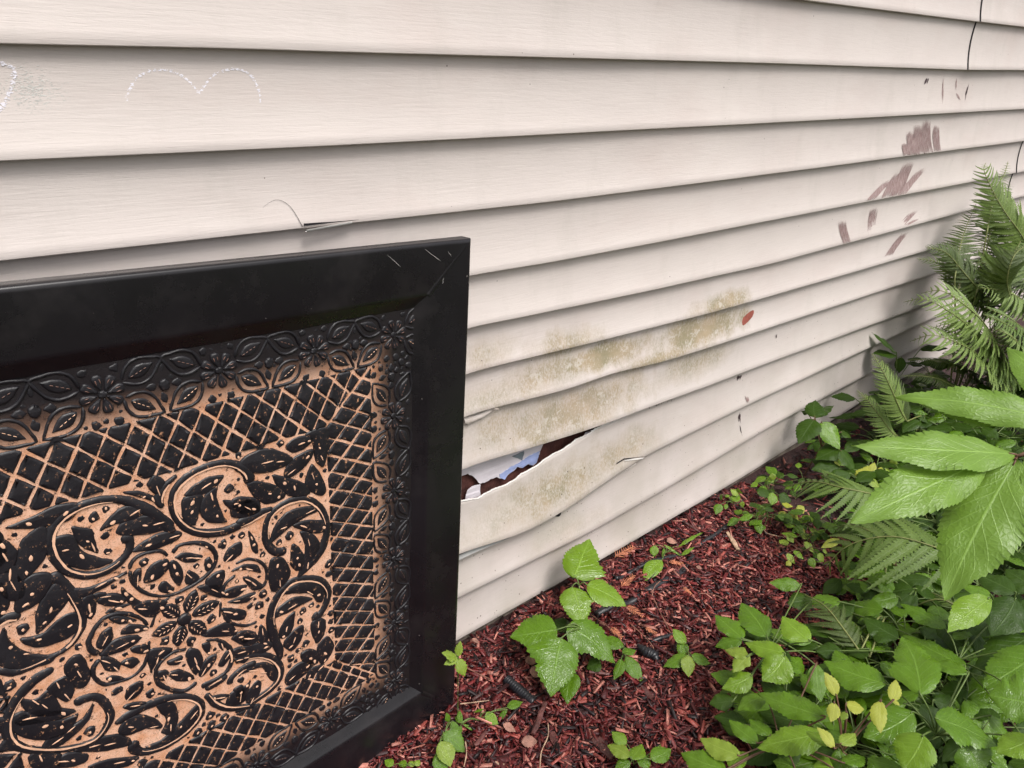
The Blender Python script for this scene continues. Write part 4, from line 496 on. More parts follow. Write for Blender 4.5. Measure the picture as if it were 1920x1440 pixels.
link('chalk_smudge', mesh('chalk_smudge', *join(parts)), M['chalk_dim'], wall)
# crack and broken lip
v, f = ribbon_on_wall('crack', catmull(CRACK, 5), [.0002, .0003, .0005, .0006, .0008, .0010], M['dark'], .0008)
link('crack', mesh('crack', v, f), M['dark'], wall)
v = []; f = []
for i, (x, z) in enumerate(catmull(NOTCH, 6)):
    t = i/18; hgt = .0034*(1-t)**.8+.0003
    zb = edge(3, x)
    v += [(x, -.0010, zb+.0035-hgt*.2), (x, -.0012, zb+.0035+hgt*.9)]
    if i: f.append((2*i-2, 2*i-1, 2*i+1, 2*i))
link('broken_lip_shade', mesh('broken_lip_shade', v, f), M['dark'], wall)  # dark wedge over the lip, painted as the shade of the notch
v = []; f = []
for i, x in enumerate(np.linspace(NOTCH[0][0]+.002, NOTCH[0][0]+.085, 16)):
    t = i/15; zb = edge(3, x)-.0045*(1-t); v += [(x, -.0035*(1-t)-.001, zb-.0015), (x, -.0042*(1-t)-.001, zb+.0022), (x, .003, zb-.002)]
    if i: b = 3*i; f += [(b-3, b-2, b+1, b), (b-1, b-3, b, b+2)]
link('broken_lip', mesh('broken_lip', v, f), M['white_edge'], wall)
# torn lips lower down
def flap(pts, name, drop, mat=M['siding']):
    Q = catmull(pts, 5); v = []; f = []; n = len(Q)
    for i, (x, z) in enumerate(Q):
        t = i/(n-1); w = drop*math.sin(math.pi*min(1, .35+.65*t))*(1+.3*random.uniform(-1, 1))+.001
        y = surf_y(x, z+.004)-.003
        v += [(x, y-.001, z+.003), (x, y-.006, z-w*.5), (x, y-.002, z-w)]
        if i: b = 3*i; f += [(b-3, b, b+1, b-2), (b-2, b+1, b+2, b-1)]
    return link(name, mesh(name, v, f), mat, wall)
flap(LIPTEAR7, 'torn_lip', .012)
# torn upper edge of the fallen course
v = []; f = []
for i, x in enumerate(np.arange(tear_x[0]-.1, TEAR_END+.05, .0045)):
    z = course_top(9, x)+(jag(x) if x < TEAR_END else 0)-.001; y = prof(0)-.0012
    j = random.choice((-.0008, -.0004, 0, .0004, .001, .0035 if x > 1.02 else .0012, .006 if x > 1.15 else .002))
    v += [(x, y-.0008, z-.0003), (x, y+.0006, z+.0008+j*.7)]
    if i: f.append((2*i-2, 2*i-1, 2*i+1, 2*i))
link('torn_edge', mesh('torn_edge', v, f), M['white_edge'], wall)
for nm, pts, m in (('torn_house_wrap', WRAP1, 'wrap'), ('house_wrap_print', WRAPB, 'wrapblue'), ('torn_house_wrap', WRAP2, 'wrap'), ('torn_house_wrap', WRAP3, 'wrap'), ('house_wrap_print', WRAPDARK, 'wrapdark')):
    V = []
    for i, p in enumerate(pts):
        p = Vector(p); q = Vector(pts[(i+1) % len(pts)]); kk = max(1, int((q-p).length/.006))
        for j in range(kk): V.append(p.lerp(q, j/kk)+Vector((random.uniform(-.0012, .0012), random.uniform(-.0006, .0006), random.uniform(-.0016, .0016))))
    n = len(V)
    V2 = V+[p+Vector((0, .0012, 0)) for p in V]; tri = tessellate_polygon([V])
    f = [tuple(t) for t in tri]+[(i, (i+1) % n, (i+1) % n+n, i+n) for i in range(n)]
    link(nm, mesh(nm, V2, f, False), M[m], wall)
# the lifted strip under the bulging course
v = []; f = []
for i, x in enumerate(np.linspace(.70, 1.02, 24)):
    t = i/23; z = edge(9, x)-.006-.024*(1-t)**1.1; v += [(x, -.002, z), (x, .003, z+.010*(1-t)+.003), (x, .014, edge(9, x)+.002)]
    if i: b = 3*i; f += [(b-3, b, b+1, b-2), (b-2, b+1, b+2, b-1)]
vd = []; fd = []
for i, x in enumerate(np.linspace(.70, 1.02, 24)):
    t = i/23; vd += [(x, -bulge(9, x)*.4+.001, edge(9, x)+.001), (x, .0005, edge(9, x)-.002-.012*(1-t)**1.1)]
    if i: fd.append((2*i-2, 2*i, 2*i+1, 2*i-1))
link('lip_shade', mesh('lip_shade', vd, fd), M['dark'], wall)  # dark ribbon painted as the shade below the bulging lip
link('lifted_strip', mesh('lifted_strip', v, f), simple('grey_vinyl_strip', (.33, .33, .32), .4, .1), wall)
v = []; f = []
for i, x in enumerate(np.linspace(1.06, 1.40, 24)):
    t = i/23; z = edge(9, x)-.0035; h = .0045*math.sin(math.pi*t)+.0006; v += [(x, -.0035, z), (x, -.001, z-h)]
    if i: f.append((2*i-2, 2*i, 2*i+1, 2*i-1))
link('torn_edge', mesh('torn_edge', v, f), M['white_edge'], wall)
link('hole_shade', mesh('hole_shade', *poly_on_wall(HOLE, .0012)), M['dark'], wall)  # dark patch on the siding, painted as the shade within the opening
v, f = ribbon_on_wall('slit_shade', SLIT, [.0035, .0040, .0012, .0004], None, .0012); link('slit_shade', mesh('slit_shade', v, f), M['dark'], wall)  # dark ribbon on the siding, painted as the shade in the split
v, f = ribbon_on_wall('slit_edge', [(x, z-.004) for x, z in SLIT[1:]], [.002, .0045, .001], None, .0022); link('torn_edge', mesh('torn_edge', v, f), M['white_edge'], wall)
# brushed paint smears: bundles of bristle streaks
R = random.Random(11)
for st in SMEAR:
    parts = []
    for (a, b, w) in st:
        a = np.array(a); b = np.array(b); d = b-a; L_ = np.linalg.norm(d); nrm = np.array([-d[1], d[0]])/L_
        n = int(w*2300*abs(nrm[0])+18)
        for i in range(n):
            q = (i+R.random())/n-.5
            s0 = abs(R.gauss(0, .20))+.3*abs(q)*R.random(); s1 = 1-abs(R.gauss(0, .10))
            off = np.array([1., 0])*q*w
            p0 = a+d*s0+off; p1 = a+d*s1+off
            if R.random() < .4: p1 = a+d*R.uniform(.4, .9)+off
            pts = [p0+(p1-p0)*t+np.array([R.gauss(0, .0006), 0]) for t in np.linspace(0, 1, 7)]
            zmin = min(p[1] for p in pts)
            vv_, ff_ = ribbon_on_wall('s', pts, [.0003, R.uniform(.0004, .0017), R.uniform(.0004, .0017), R.uniform(.0002, .0010)], None, R.uniform(.0006, .0011), .25)
            parts.append((vv_, ff_))
    for (a, b, w) in st:
        for i in range(26):
            s = R.random(); x = a[0]+(b[0]-a[0])*s+R.gauss(0, w*.6); z = a[1]+(b[1]-a[1])*s+R.gauss(0, .012); l = R.uniform(.0008, .004)
            parts.append(ribbon_on_wall('p', [(x, z), (x+R.gauss(0, .001), z-l)], [.0006, .0018, .0005], None, .0008, .3))
    link('paint_smear', mesh('paint_smear', *join(parts)), M['smear'], wall)
for i, (a, b, w) in enumerate(DRIP):
    a = np.array(a); b = np.array(b); parts = []
    for j in range(6):
        q = R.uniform(-.5, .5)*w*.8; s0, s1 = R.uniform(0, .35), R.uniform(.6, 1)
        pts = [a+(b-a)*(s0+(s1-s0)*t)+np.array([q+R.gauss(0, .0008), 0]) for t in np.linspace(0, 1, 6)]
        parts.append(ribbon_on_wall('d', pts, [.0005, w*.35, w*.25, .0005], None, R.uniform(.0006, .001), .5))
    link('paint_drip', mesh('paint_drip', *join(parts)), M['smear_dark' if i in (0, 4, 5, 7, 8, 9) else 'smear'], wall)
link('red_paint_mark', mesh('red_paint_mark', *poly_on_wall(REDCHIP, .0012, 2)), M['red'], wall)
parts = []
for x, z in DEBRIS:
    for j in range(5):
        xx = x+R.gauss(0, .006); zz = z+R.gauss(0, .003); parts.append(ribbon_on_wall('d', [(xx, zz), (xx+R.gauss(0, .002), zz-R.uniform(.003, .010))], [.002, .001], None, .0008, .4))
link('dirt_clump', mesh('dirt_clump', *join(parts)), M['smear_dark'], wall)

# ------------------------------------------------------------------ leaning panel
PW = PANEL['W']; HW = PW/2; FWD = PANEL['w']
panel = empty('embossed_metal_panel')
pm = Matrix(PANEL['m']).to_4x4(); pm.translation = Vector(PANEL['base']); panel.matrix_world = pm
tag(panel, 'square black metal panel with embossed copper scroll pattern leaning against siding', 'metal panel')
SH = .020          # sheet lies this far behind the front face
def ring(e, y):    # square ring inset by e, at depth y (into the wall = +)
    return [(-HW+e, y, e), (HW-e, y, e), (HW-e, y, PW-e), (-HW+e, y, PW-e)]
def frame_side(k):
    prof_ = [(.004, .030), (0., .026), (0., .0045), (.0012, .0018), (.0035, .0004), (.008, 0.), (.05, .0028), (FWD-.008, .0050), (FWD-.003, .0056), (FWD, .0075), (.1005, .0135), (.1095, SH-.0020), (.113, SH+.0004), (.118, SH+.003)]
    v = []; f = []
    for e, y in prof_:
        c = ring(e, y); a, b = Vector(c[k]), Vector(c[(k+1) % 4])
        for t in np.linspace(0, 1, 25): 
            q = a.lerp(b, t); v.append((q.x, q.y+.0006*math.sin(t*11+k)*math.sin(math.pi*t), q.z))
    n = 25
    for i in range(len(prof_)-1):
        for j in range(n-1): f.append((i*n+j, i*n+j+1, (i+1)*n+j+1, (i+1)*n+j))
    return mesh('frame_side', v, f)
for k in range(4): link('frame_side', frame_side(k), M['black'], panel)
# raised mitre welds on the corners
for k, (sx, sz) in enumerate(((-1, 0), (1, 0), (1, 1), (-1, 1))):
    v = []; f = []
    for i, t in enumerate(np.linspace(.01, FWD-.002, 9)):
        x = sx*(HW-t); z = PW-t if sz else t; y = .0004+.005*t/FWD
        d = Vector((1, 0, 1 if sx*(1 if sz else -1) < 0 else -1)).normalized()
        for w, dy in ((-.007, .0006), (-.003, -.0007), (0, -.0012), (.003, -.0007), (.007, .0006)):
            v.append((x+d.x*w, y+dy, z+d.z*w))
        if i:
            for j in range(4): f.append(((i-1)*5+j, (i-1)*5+j+1, i*5+j+1, i*5+j))
    link('corner_weld', mesh('corner_weld', v, f), M['black'], panel)
# copper sheet: gently hammered
n = 90; v = []; f = []
e0 = .110; R = np.random.default_rng(3)
for j in range(n+1):
    for i in range(n+1):
        x = -HW+e0+(PW-2*e0)*i/n; z = e0+(PW-2*e0)*j/n
        v.append((x, SH+.0008*math.sin(x*41+z*13)*math.sin(z*37-x*9), z))
for j in range(n):
    for i in range(n): a = j*(n+1)+i; f.append((a, a+1, a+n+2, a+n+1))
link('copper_sheet', mesh('copper_sheet', v, f), M['copper'], panel)
link('back_plate', boxm(-HW+.02, HW-.02, SH+.006, SH+.010, .02, PW-.02, 'back_plate'), M['black'], panel)
for x, yb in ((-.3, .155), (.3, .112)): link('back_brace', boxm(x-.02, x+.02, SH+.010, yb, PW-.2, PW-.06, 'back_brace'), M['black'], panel)

SR = random.Random(21)
def pad_mesh(name, outline, h=.0035, bev=.0022, jit=.0007, base=SH+.001, sm=4, dots=(), n2=None):
    """pillow-shaped relief piece from a closed outline in panel coordinates"""
    Q = catmull(outline, sm, True) if sm > 1 else np.array(outline, float)
    Q = Q+np.array([[SR.uniform(-jit, jit), SR.uniform(-jit, jit)] for _ in Q])
    area = .5*np.sum(Q[:, 0]*np.roll(Q[:, 1], -1)-np.roll(Q[:, 0], -1)*Q[:, 1])
    if area < 0: Q = Q[::-1]
    m = len(Q); per = np.sum(np.linalg.norm(Q-np.roll(Q, 1, 0), axis=1)); wid = min(1., abs(area)/per/.0042)
    tn = np.roll(Q, -1, 0)-np.roll(Q, 1, 0); tn /= np.linalg.norm(tn, axis=1)[:, None]+1e-9
    inn = np.stack([-tn[:, 1], tn[:, 0]], 1)
    v = []; f = []
    for d, y in ((0, 0), (bev*.25*wid, h*.45*wid), (bev*.7*wid, h*.85*wid), (bev*1.5*wid, h*wid)):
        for q in Q+inn*d: v.append((q[0], base-y, q[1]))
    for r in range(3):
        for i in range(m): j = (i+1) % m; f.append((r*m+i, r*m+j, (r+1)*m+j, (r+1)*m+i))
    top = [Vector((v[3*m+i][0], v[3*m+i][2], 0)) for i in range(m)]
    for t in tessellate_polygon([top]): f.append(tuple(3*m+i for i in t))
    me = mesh(name, v, f); nb = len(f)
    return me, h*wid
def add_dots(me, dots, y, mat='copper_dot'):
    """copper-rubbed bosses, as a second material of the same relief piece"""
    v = [tuple(q.co) for q in me.vertices]; f = [tuple(p.vertices) for p in me.polygons]; nb = len(f)
    for x, z, a, b, ang in dots:
        o = len(v); c, s = math.cos(ang), math.sin(ang); v.append((x, y-.0014, z)); k = 8
        for i in range(k):
            w = 2*math.pi*i/k; px, pz = a*math.cos(w)*SR.uniform(.8, 1.2), b*math.sin(w)*SR.uniform(.8, 1.2); v.append((x+px*c-pz*s, y-.0004, z+px*s+pz*c))
        for i in range(k): f.append((o, o+1+i, o+1+(i+1) % k))
    me2 = mesh(me.name, v, f); me2.materials.append(M['relief']); me2.materials.append(M[mat])
    mi = [0]*nb+[1]*(len(f)-nb); me2.polygons.foreach_set('material_index', mi); return me2
def piece(name, outline, dots=True, parent=panel, **kw):
    me, h = pad_mesh(name, outline, **kw)
    P = np.array(outline); c = P.mean(0); ev, evec = np.linalg.eigh(np.cov((P-c).T)); ax = evec[:, 1]; L_ = math.sqrt(ev[1]); Wd = math.sqrt(ev[0])
    ds = []
    if dots and Wd > .0035:
        ang = math.atan2(ax[1], ax[0]); 
        for t in SR.sample((-.75, -.1, .6), 1 if L_ < .016 else 2):
            q = c+ax*L_*t; big = SR.random() < .45
            ds.append((q[0], q[1], SR.uniform(.006, .0095) if big else SR.uniform(.0022, .0048), SR.uniform(.0007, .0013) if big else SR.uniform(.0012, .0026), ang+SR.uniform(-.25, .25) if big else ang+SR.uniform(-.8, .8)))
    if ds: me = add_dots(me, ds, SH+.001-h)
    return link(name, me, M['relief'], parent)
def stroke_mesh(name, path, ws, h=.0042, base=SH+.001, sub=5):
    Q = catmull(path, sub); n = len(Q); w = np.interp(np.linspace(0, len(ws)-1, n), range(len(ws)), ws)
    v = []; f = []
    prof_ = [(-1, 0), (-.86, .55), (-.5, .9), (0, 1), (.5, .9), (.86, .55), (1, 0)]
    dist = np.concatenate([[0], np.cumsum(np.linalg.norm(np.diff(Q, axis=0), axis=1))]); Lt = dist[-1]
    for i in range(n):
        t = Q[min(i+1, n-1)]-Q[max(i-1, 0)]; t = t/(np.linalg.norm(t)+1e-9); nn = np.array([-t[1], t[0]])
        cap = 1.
        for dd in (dist[i], Lt-dist[i]):
            rr = w[i]*.5
            if dd < rr: cap = min(cap, math.sqrt(max(.02, 1-(1-dd/rr)**2)))
        hh = h*min(1, w[i]/.010+.25)*cap
        for a, b in prof_:
            q = Q[i]+nn*a*w[i]*.5*cap+np.array([SR.uniform(-.0006, .0006), SR.uniform(-.0006, .0006)])
            v.append((q[0], base-hh*b, q[1]))
    k = len(prof_)
    for i in range(n-1):
        for j in range(k-1): f.append((i*k+j, (i+1)*k+j, (i+1)*k+j+1, i*k+j+1))
    f.append(tuple(range(k))); f.append(tuple((n-1)*k+j for j in range(k))[::-1])
    return mesh(name, v, f)
INN = HW-.286       # half-size of the central field
LAT = HW-.196
def inside(P, m=.001): return all(abs(x) < INN+m and abs(z-HW) < INN+m for x, z in P)
STROKE = [[p_, [w*1.42+.0008 for w in ws]] for p_, ws in STROKE]
def grow(P, k=1.20, a=.0020):
    P = np.array(P); c = P.mean(0); return [tuple(c+(q-c)*k+(q-c)/(np.linalg.norm(q-c)+1e-9)*a) for q in P]
BLOB = [grow(p_) for p_ in BLOB]
def incise(me, path, ws, h=.0042):
    Q = catmull(path, 5); n = len(Q); w = np.interp(np.linspace(0, len(ws)-1, n), range(len(ws)), ws)
    v = [tuple(q.co) for q in me.vertices]; f = [tuple(p.vertices) for p in me.polygons]; nb = len(f)
    side = 1 if np.cross(Q[n//2]-Q[0], Q[-1]-Q[n//2]) > 0 else -1
    a0, a1 = int(n*SR.uniform(.08, .25)), int(n*SR.uniform(.72, .92)); o = None
    for i in range(a0, a1):
        if w[i] < .0085: o = None; continue
        t = Q[min(i+1, n-1)]-Q[max(i-1, 0)]; t = t/(np.linalg.norm(t)+1e-9); nn = np.array([-t[1], t[0]])*side
        k = (i-a0)/(a1-a0); hw = .0013*math.sin(math.pi*min(1, max(.05, k)))+.0003
        for e in (-1, 1):
            q = Q[i]+nn*(w[i]*.24+e*hw*SR.uniform(.7, 1.2)); v.append((q[0], SH+.001-h*min(1, w[i]/.010+.25)-.0001, q[1]))
        if o is not None: f.append((o, o+1, len(v)-1, len(v)-2))
        o = len(v)-2
    if len(f) == nb: return me
    m2 = mesh(me.name, v, f); m2.materials.append(M['relief']); m2.materials.append(M['copper_dot']); m2.polygons.foreach_set('material_index', [0]*nb+[1]*(len(f)-nb)); return m2
for path, ws in STROKE: link('scroll', incise(stroke_mesh('scroll', path, ws), path, ws), M['relief'], panel)
for b in BLOB: piece('relief_leaf', b)
# the part of the field left of the picture repeats the right half turned about the centre
def turned(P): return [(-x, PW-z) for x, z in P]
XCUT = -.20
for path, ws in STROKE:
    T = turned(path)
    if np.mean([p[0] for p in T]) < XCUT: link('scroll', stroke_mesh('scroll', T, ws), M['relief'], panel)
for b in BLOB:
    T = turned(b)
    if np.mean([p[0] for p in T]) < XCUT: piece('relief_leaf', T)
# centre flower
c0, tips = FLOWER0; c0 = np.array(c0)
fl = link('centre_flower', pad_mesh('centre_flower', [tuple(c0+.011*np.array([math.cos(a), math.sin(a)])) for a in np.linspace(0, 6.283, 9)[:-1]], h=.006)[0], M['relief'], panel)
for t in tips:
    t = np.array(t); d = t-c0; L_ = np.linalg.norm(d); d /= L_; nn = np.array([-d[1], d[0]])
    o = [c0+d*L_*.2, c0+d*L_*.45+nn*.011, c0+d*L_*.75+nn*.010, t, c0+d*L_*.75-nn*.010, c0+d*L_*.45-nn*.011]
    me, h = pad_mesh('petal', o); ds = [(*(c0+d*L_*(.4+.12*i)+nn*s*.004), .0026, .0006, math.atan2(d[1], d[0])+s*.6) for i in range(4) for s in (-1, 1)]
    link('petal', add_dots(me, ds, SH+.001-h), M['relief'], fl)
# lattice of pillowed diamonds between the field and the flower border
def clip(poly, ax, sgn, lim):
    out = []; n = len(poly)
    for i in range(n):
        a, b = poly[i], poly[(i+1) % n]; da, db = sgn*a[ax]-lim, sgn*b[ax]-lim
        if da <= 0: out.append(a)
        if da*db < 0: t = da/(da-db); out.append(a+(b-a)*t)
    return out
def shrink(P, d):
    P = np.array(P); c = P.mean(0); n = len(P)
    out = []
    for i in range(n):
        a, b, e = P[i-1], P[i], P[(i+1) % n]
        t1 = (b-a)/(np.linalg.norm(b-a)+1e-9); t2 = (e-b)/(np.linalg.norm(e-b)+1e-9); n1 = np.array([-t1[1], t1[0]]); n2 = np.array([-t2[1], t2[0]])
        bi = n1+n2; bi /= np.linalg.norm(bi)+1e-9; k = d/max(.35, bi@n1); out.append(b+bi*k)
    return out
def rounded(P, r=.0035):
    out = []
    n = len(P)
    for i in range(n):
        a, b, c = np.array(P[i-1]), np.array(P[i]), np.array(P[(i+1) % n])
        for q in (a, c):
            d = q-b; L_ = np.linalg.norm(d); k = min(r, L_*.3)
            out.append(b+d/(L_+1e-9)*k)
    return out
def clip2(poly, nrm, lim):
    out = []; n = len(poly)
    for i in range(n):
        p_, q_ = poly[i], poly[(i+1) % n]; da, db = p_@nrm-lim, q_@nrm-lim
        if da <= 0: out.append(p_)
        if da*db < 0: t = da/(da-db); out.append(p_+(q_-p_)*t)
    return out
def lattice(planes, lo, hi, va, vb, org):
    for i in range(-70, 71):
        for j in range(-70, 71):
            o = org+va*i+vb*j
            if not (lo[0]-.06 < o[0] < hi[0]+.06 and lo[1]-.06 < o[1] < hi[1]+.06): continue
            w = [np.array([SR.uniform(-.0012, .0012), SR.uniform(-.0012, .0012)]) for _ in range(4)]
            P = [o+w[0], o+va+w[1], o+va+vb+w[2], o+vb+w[3]]
            for nrm, lim in planes:
                P = clip2(P, np.array(nrm, float), lim)
                if len(P) < 3: break
            if len(P) < 3: continue
            ar = .5*sum(P[k-1][0]*P[k][1]-P[k][0]*P[k-1][1] for k in range(len(P)))
            if ar < 0: P = P[::-1]; ar = -ar
            if ar < 7e-5: continue
            S = shrink(P, SR.uniform(.0010, .0016))
            ar2 = .5*sum(S[k-1][0]*S[k][1]-S[k][0]*S[k-1][1] for k in range(len(S)))
            if ar2 < 3e-5: continue
            me, hh = pad_mesh('lattice_diamond', rounded(S, .0028), h=.0036, bev=.0030, jit=.0005, sm=2)
            link('lattice_diamond', me, M['relief'], panel)
dg = math.sqrt(.5)
for s in (1, -1):      # bands above/below and right/left of the field, mitred at the corners
    VA, VB, O = (np.array([.0198, -.0198]), np.array([.0145, .0272]), np.array([-.1465, .822])) if s > 0 else (np.array([.0200, -.0193]), np.array([.0170, .0245]), np.array([.0594, .2712]))
    z0, z1 = (HW+INN, HW+LAT) if s > 0 else (HW-LAT, HW-INN)
    lattice([((0, 1), z1), ((0, -1), -z0), ((dg, -dg*s), -HW*dg*s), ((-dg, -dg*s), -HW*dg*s)], (-LAT, z0), (LAT, z1), VA, VB, O)
    VA, VB, O = np.array([.0290, -.0158]), np.array([.0205, .0202]), np.array([.2469*s, .7685])
    x0, x1 = (INN, LAT) if s > 0 else (-LAT, -INN)
    lattice([((1, 0), x1), ((-1, 0), -x0), ((-dg*s, dg), HW*dg), ((-dg*s, -dg), -HW*dg)], (x0, HW-LAT), (x1, HW+LAT), VA, VB, O)
# raised black bosses that fill the wider gaps of the scroll field
gx = np.arange(-INN+.004, INN-.003, .003); G = np.stack(np.meshgrid(gx, gx), -1).reshape(-1, 2)+np.array([0, HW]); D = np.full(len(G), 1.)
allS = [(p_, w_) for p_, w_ in STROKE]+[(turned(p_), w_) for p_, w_ in STROKE if np.mean([q[0] for q in turned(p_)]) < XCUT]
for p_, w_ in allS:
    Q = catmull(p_, 6); ww = np.interp(np.linspace(0, len(w_)-1, len(Q)), range(len(w_)), w_)
    for c, w in zip(Q, ww): D = np.minimum(D, np.linalg.norm(G-c, axis=1)-w/2)
for p_ in BLOB+[turned(q) for q in BLOB if np.mean([k[0] for k in turned(q)]) < XCUT]:
    Q = catmull(p_, 5, True); c = Q.mean(0)
    for k in (1., .7, .4, 0.):
        for q in c+(Q-c)*k: D = np.minimum(D, np.linalg.norm(G-q, axis=1)-.0006)
for p_ in [c0+(np.array(t)-c0)*k for t in tips for k in np.linspace(0, 1, 8)]: D = np.minimum(D, np.linalg.norm(G-p_, axis=1)-.009)
while True:
    i = int(np.argmax(D)); d = D[i]
    if d < .0044: break
    r = min(d-.0020, .0085); c = G[i]; ang = SR.uniform(0, 6.28); k = 9
    if SR.random() < .80:
        o = [tuple(c+r*SR.uniform(.72, 1.12)*np.array([math.cos(ang+6.283*j/k), math.sin(ang+6.283*j/k)])) for j in range(k)]
        me, hh = pad_mesh('relief_boss', o, sm=2)
        if r > .005 and SR.random() < .7: me = add_dots(me, [(c[0]+SR.uniform(-.002, .002), c[1]+SR.uniform(-.002, .002), .0026, .0016, ang)], SH+.001-hh)
        link('relief_boss', me, M['relief'], panel)
        D = np.minimum(D, np.linalg.norm(G-c, axis=1)-r)
    else: D = np.minimum(D, np.linalg.norm(G-c, axis=1)-r*1.1)
# flower border
def lens(c, d, L_, w, n=7):
    d = np.array(d)/np.linalg.norm(d); nn = np.array([-d[1], d[0]]); c = np.array(c)
    t = np.linspace(0, 1, n); a = [c+d*L_*x+nn*w*.5*math.sin(math.pi*x**.85) for x in t]; b = [c+d*L_*x-nn*w*.5*math.sin(math.pi*x**.85) for x in t[::-1][1:-1]]
    return a+b
BFL, BLF = [], []
def border_flower(c, ex, ez):
    """ex along the border, ez outward (towards the frame)"""
    c = np.array(c); ex = np.array(ex); ez = np.array(ez)
    W2 = lambda a, b: c+ex*a+ez*b
    BFL.append(c); BLF.append([W2(.074, q) for q in (-.031, -.022, -.012, -.004, .004, .016, .026)]+[W2(.074+q, -.004) for q in (-.022, -.014, .014, .022)])
    rot = math.atan2(ex[1], ex[0])
    fl = link('border_flower', pad_mesh('border_flower', [tuple(c+.0055*np.array([math.cos(a), math.sin(a)])) for a in np.linspace(0, 6.283, 8)[:-1]], h=.0055)[0], M['relief'], panel)
    for k in range(8):
        a = rot+k*math.pi/4+.2; d = np.array([math.cos(a), math.sin(a)]); nn = np.array([-d[1], d[0]])
        o = [c+d*.0068-nn*.0015, c+d*.020-nn*.0068, c+d*.0262-nn*.0045, c+d*.0270, c+d*.0262+nn*.0045, c+d*.020+nn*.0068, c+d*.0068+nn*.0015]
        me, h = pad_mesh('petal', o, h=.0040, jit=.0003, sm=2); ds = [(*(c+d*.0185+nn*q), .0032, .0006, a) for q in (-.0025, .0025)]
        link('petal', add_dots(me, ds, SH+.001-h, 'copper_dim'), M['relief'], fl)
    for sx in (-1, 1):
        for sz in (-1, 1):
            d = ex*sx*.90+ez*sz*(.42 if sz > 0 else .60); b = W2(sx*.0235, sz*.011)
            rim = lens(b, d, .056, .034); BLF.append([np.array(b)+(np.array(q)-np.array(b))*k for q in rim for k in (1., .6)]+[np.mean(rim, axis=0)+(np.array(q)-np.mean(rim, axis=0))*.5 for q in rim]); me = stroke_mesh('leaf_rim', rim+[rim[0]], [.0050]*(len(rim)+1), h=.0042, sub=2)
            lf = link('border_leaf', me, M['relief'], panel)
            dn = np.array(d)/np.linalg.norm(d); inn = lens(b+dn*.0085, d, .037, .0185); me2, h = pad_mesh('leaf_blade', inn, h=.003, jit=.0003, sm=2)
            ds = [(*(b+dn*(.014+.006*i)), .0022, .0005, math.atan2(dn[1], dn[0])) for i in range(4)]
            link('leaf_blade', add_dots(me2, ds, SH+.001-h, 'copper_dim' if sz > 0 else 'copper_dot'), M['relief'], lf)
    # bud and little leaf half-way to the next flower
    b = W2(.074, -.004)
    bud = link('bud', pad_mesh('bud', [tuple(b+.0088*np.array([math.cos(a)*.85, math.sin(a)])) for a in np.linspace(0, 6.283, 9)[:-1]], h=.005)[0], M['relief'], panel)
    for q in (-1, 1):
        bb = W2(.074+q*.016, -.004); link('relief_leaf', pad_mesh('relief_leaf', lens(bb-ex*.008, ex, .016, .013, 5), sm=2)[0], M['relief'], panel)
    bb = W2(.074, -.031); link('relief_leaf', pad_mesh('relief_leaf', lens(bb, ez*.9+ex*.2, .019, .011, 5), sm=2)[0], M['relief'], panel)
    bb = W2(.074, .014); link('relief_leaf', pad_mesh('relief_leaf', lens(bb, ez, .014, .007, 5), sm=2)[0], M['relief'], panel)
BO = HW-.152; sp = 2*BO/5
for i in range(5):
    t = -BO+sp*i
    border_flower((-t, HW+BO), (-1, 0), (0, 1)); border_flower((t, HW-BO), (1, 0), (0, -1))
    border_flower((BO, HW+t), (0, 1), (1, 0)); border_flower((-BO, HW-t), (0, -1), (-1, 0))

# small bosses that crowd the gaps of the flower border
OUT = HW-.118; pts = []
for fc in BFL:
    for a in np.linspace(0, 6.283, 17)[:-1]:
        for r in (0, .012, .022): pts.append((fc[0]+r*math.cos(a), fc[1]+r*math.sin(a), .0075))
for lp in BLF:
    for q in lp: pts.append((q[0], q[1], .0034))
gx = np.arange(-OUT, OUT, .003); G = np.stack(np.meshgrid(gx, gx), -1).reshape(-1, 2)
G = G[np.max(np.abs(G), axis=1) > LAT+.003]+np.array([0, HW]); D = np.full(len(G), 1.)
for x, z, r in pts:
    m = (np.abs(G[:, 0]-x) < .06) & (np.abs(G[:, 1]-z) < .06); D[m] = np.minimum(D[m], np.hypot(G[m, 0]-x, G[m, 1]-z)-r)
for _ in range(280):
    i = int(np.argmax(D)); d = D[i]
    if d < .0042: break
    r = min(d-.0016, .0070); c = G[i]; ang = SR.uniform(0, 6.28)
    o = [tuple(c+r*SR.uniform(.75, 1.15)*np.array([math.cos(ang+6.283*j/8), math.sin(ang+6.283*j/8)])) for j in range(8)]
    link('border_boss', pad_mesh('border_boss', o, sm=2)[0], M['relief'], panel)
    D = np.minimum(D, np.linalg.norm(G-c, axis=1)-r)

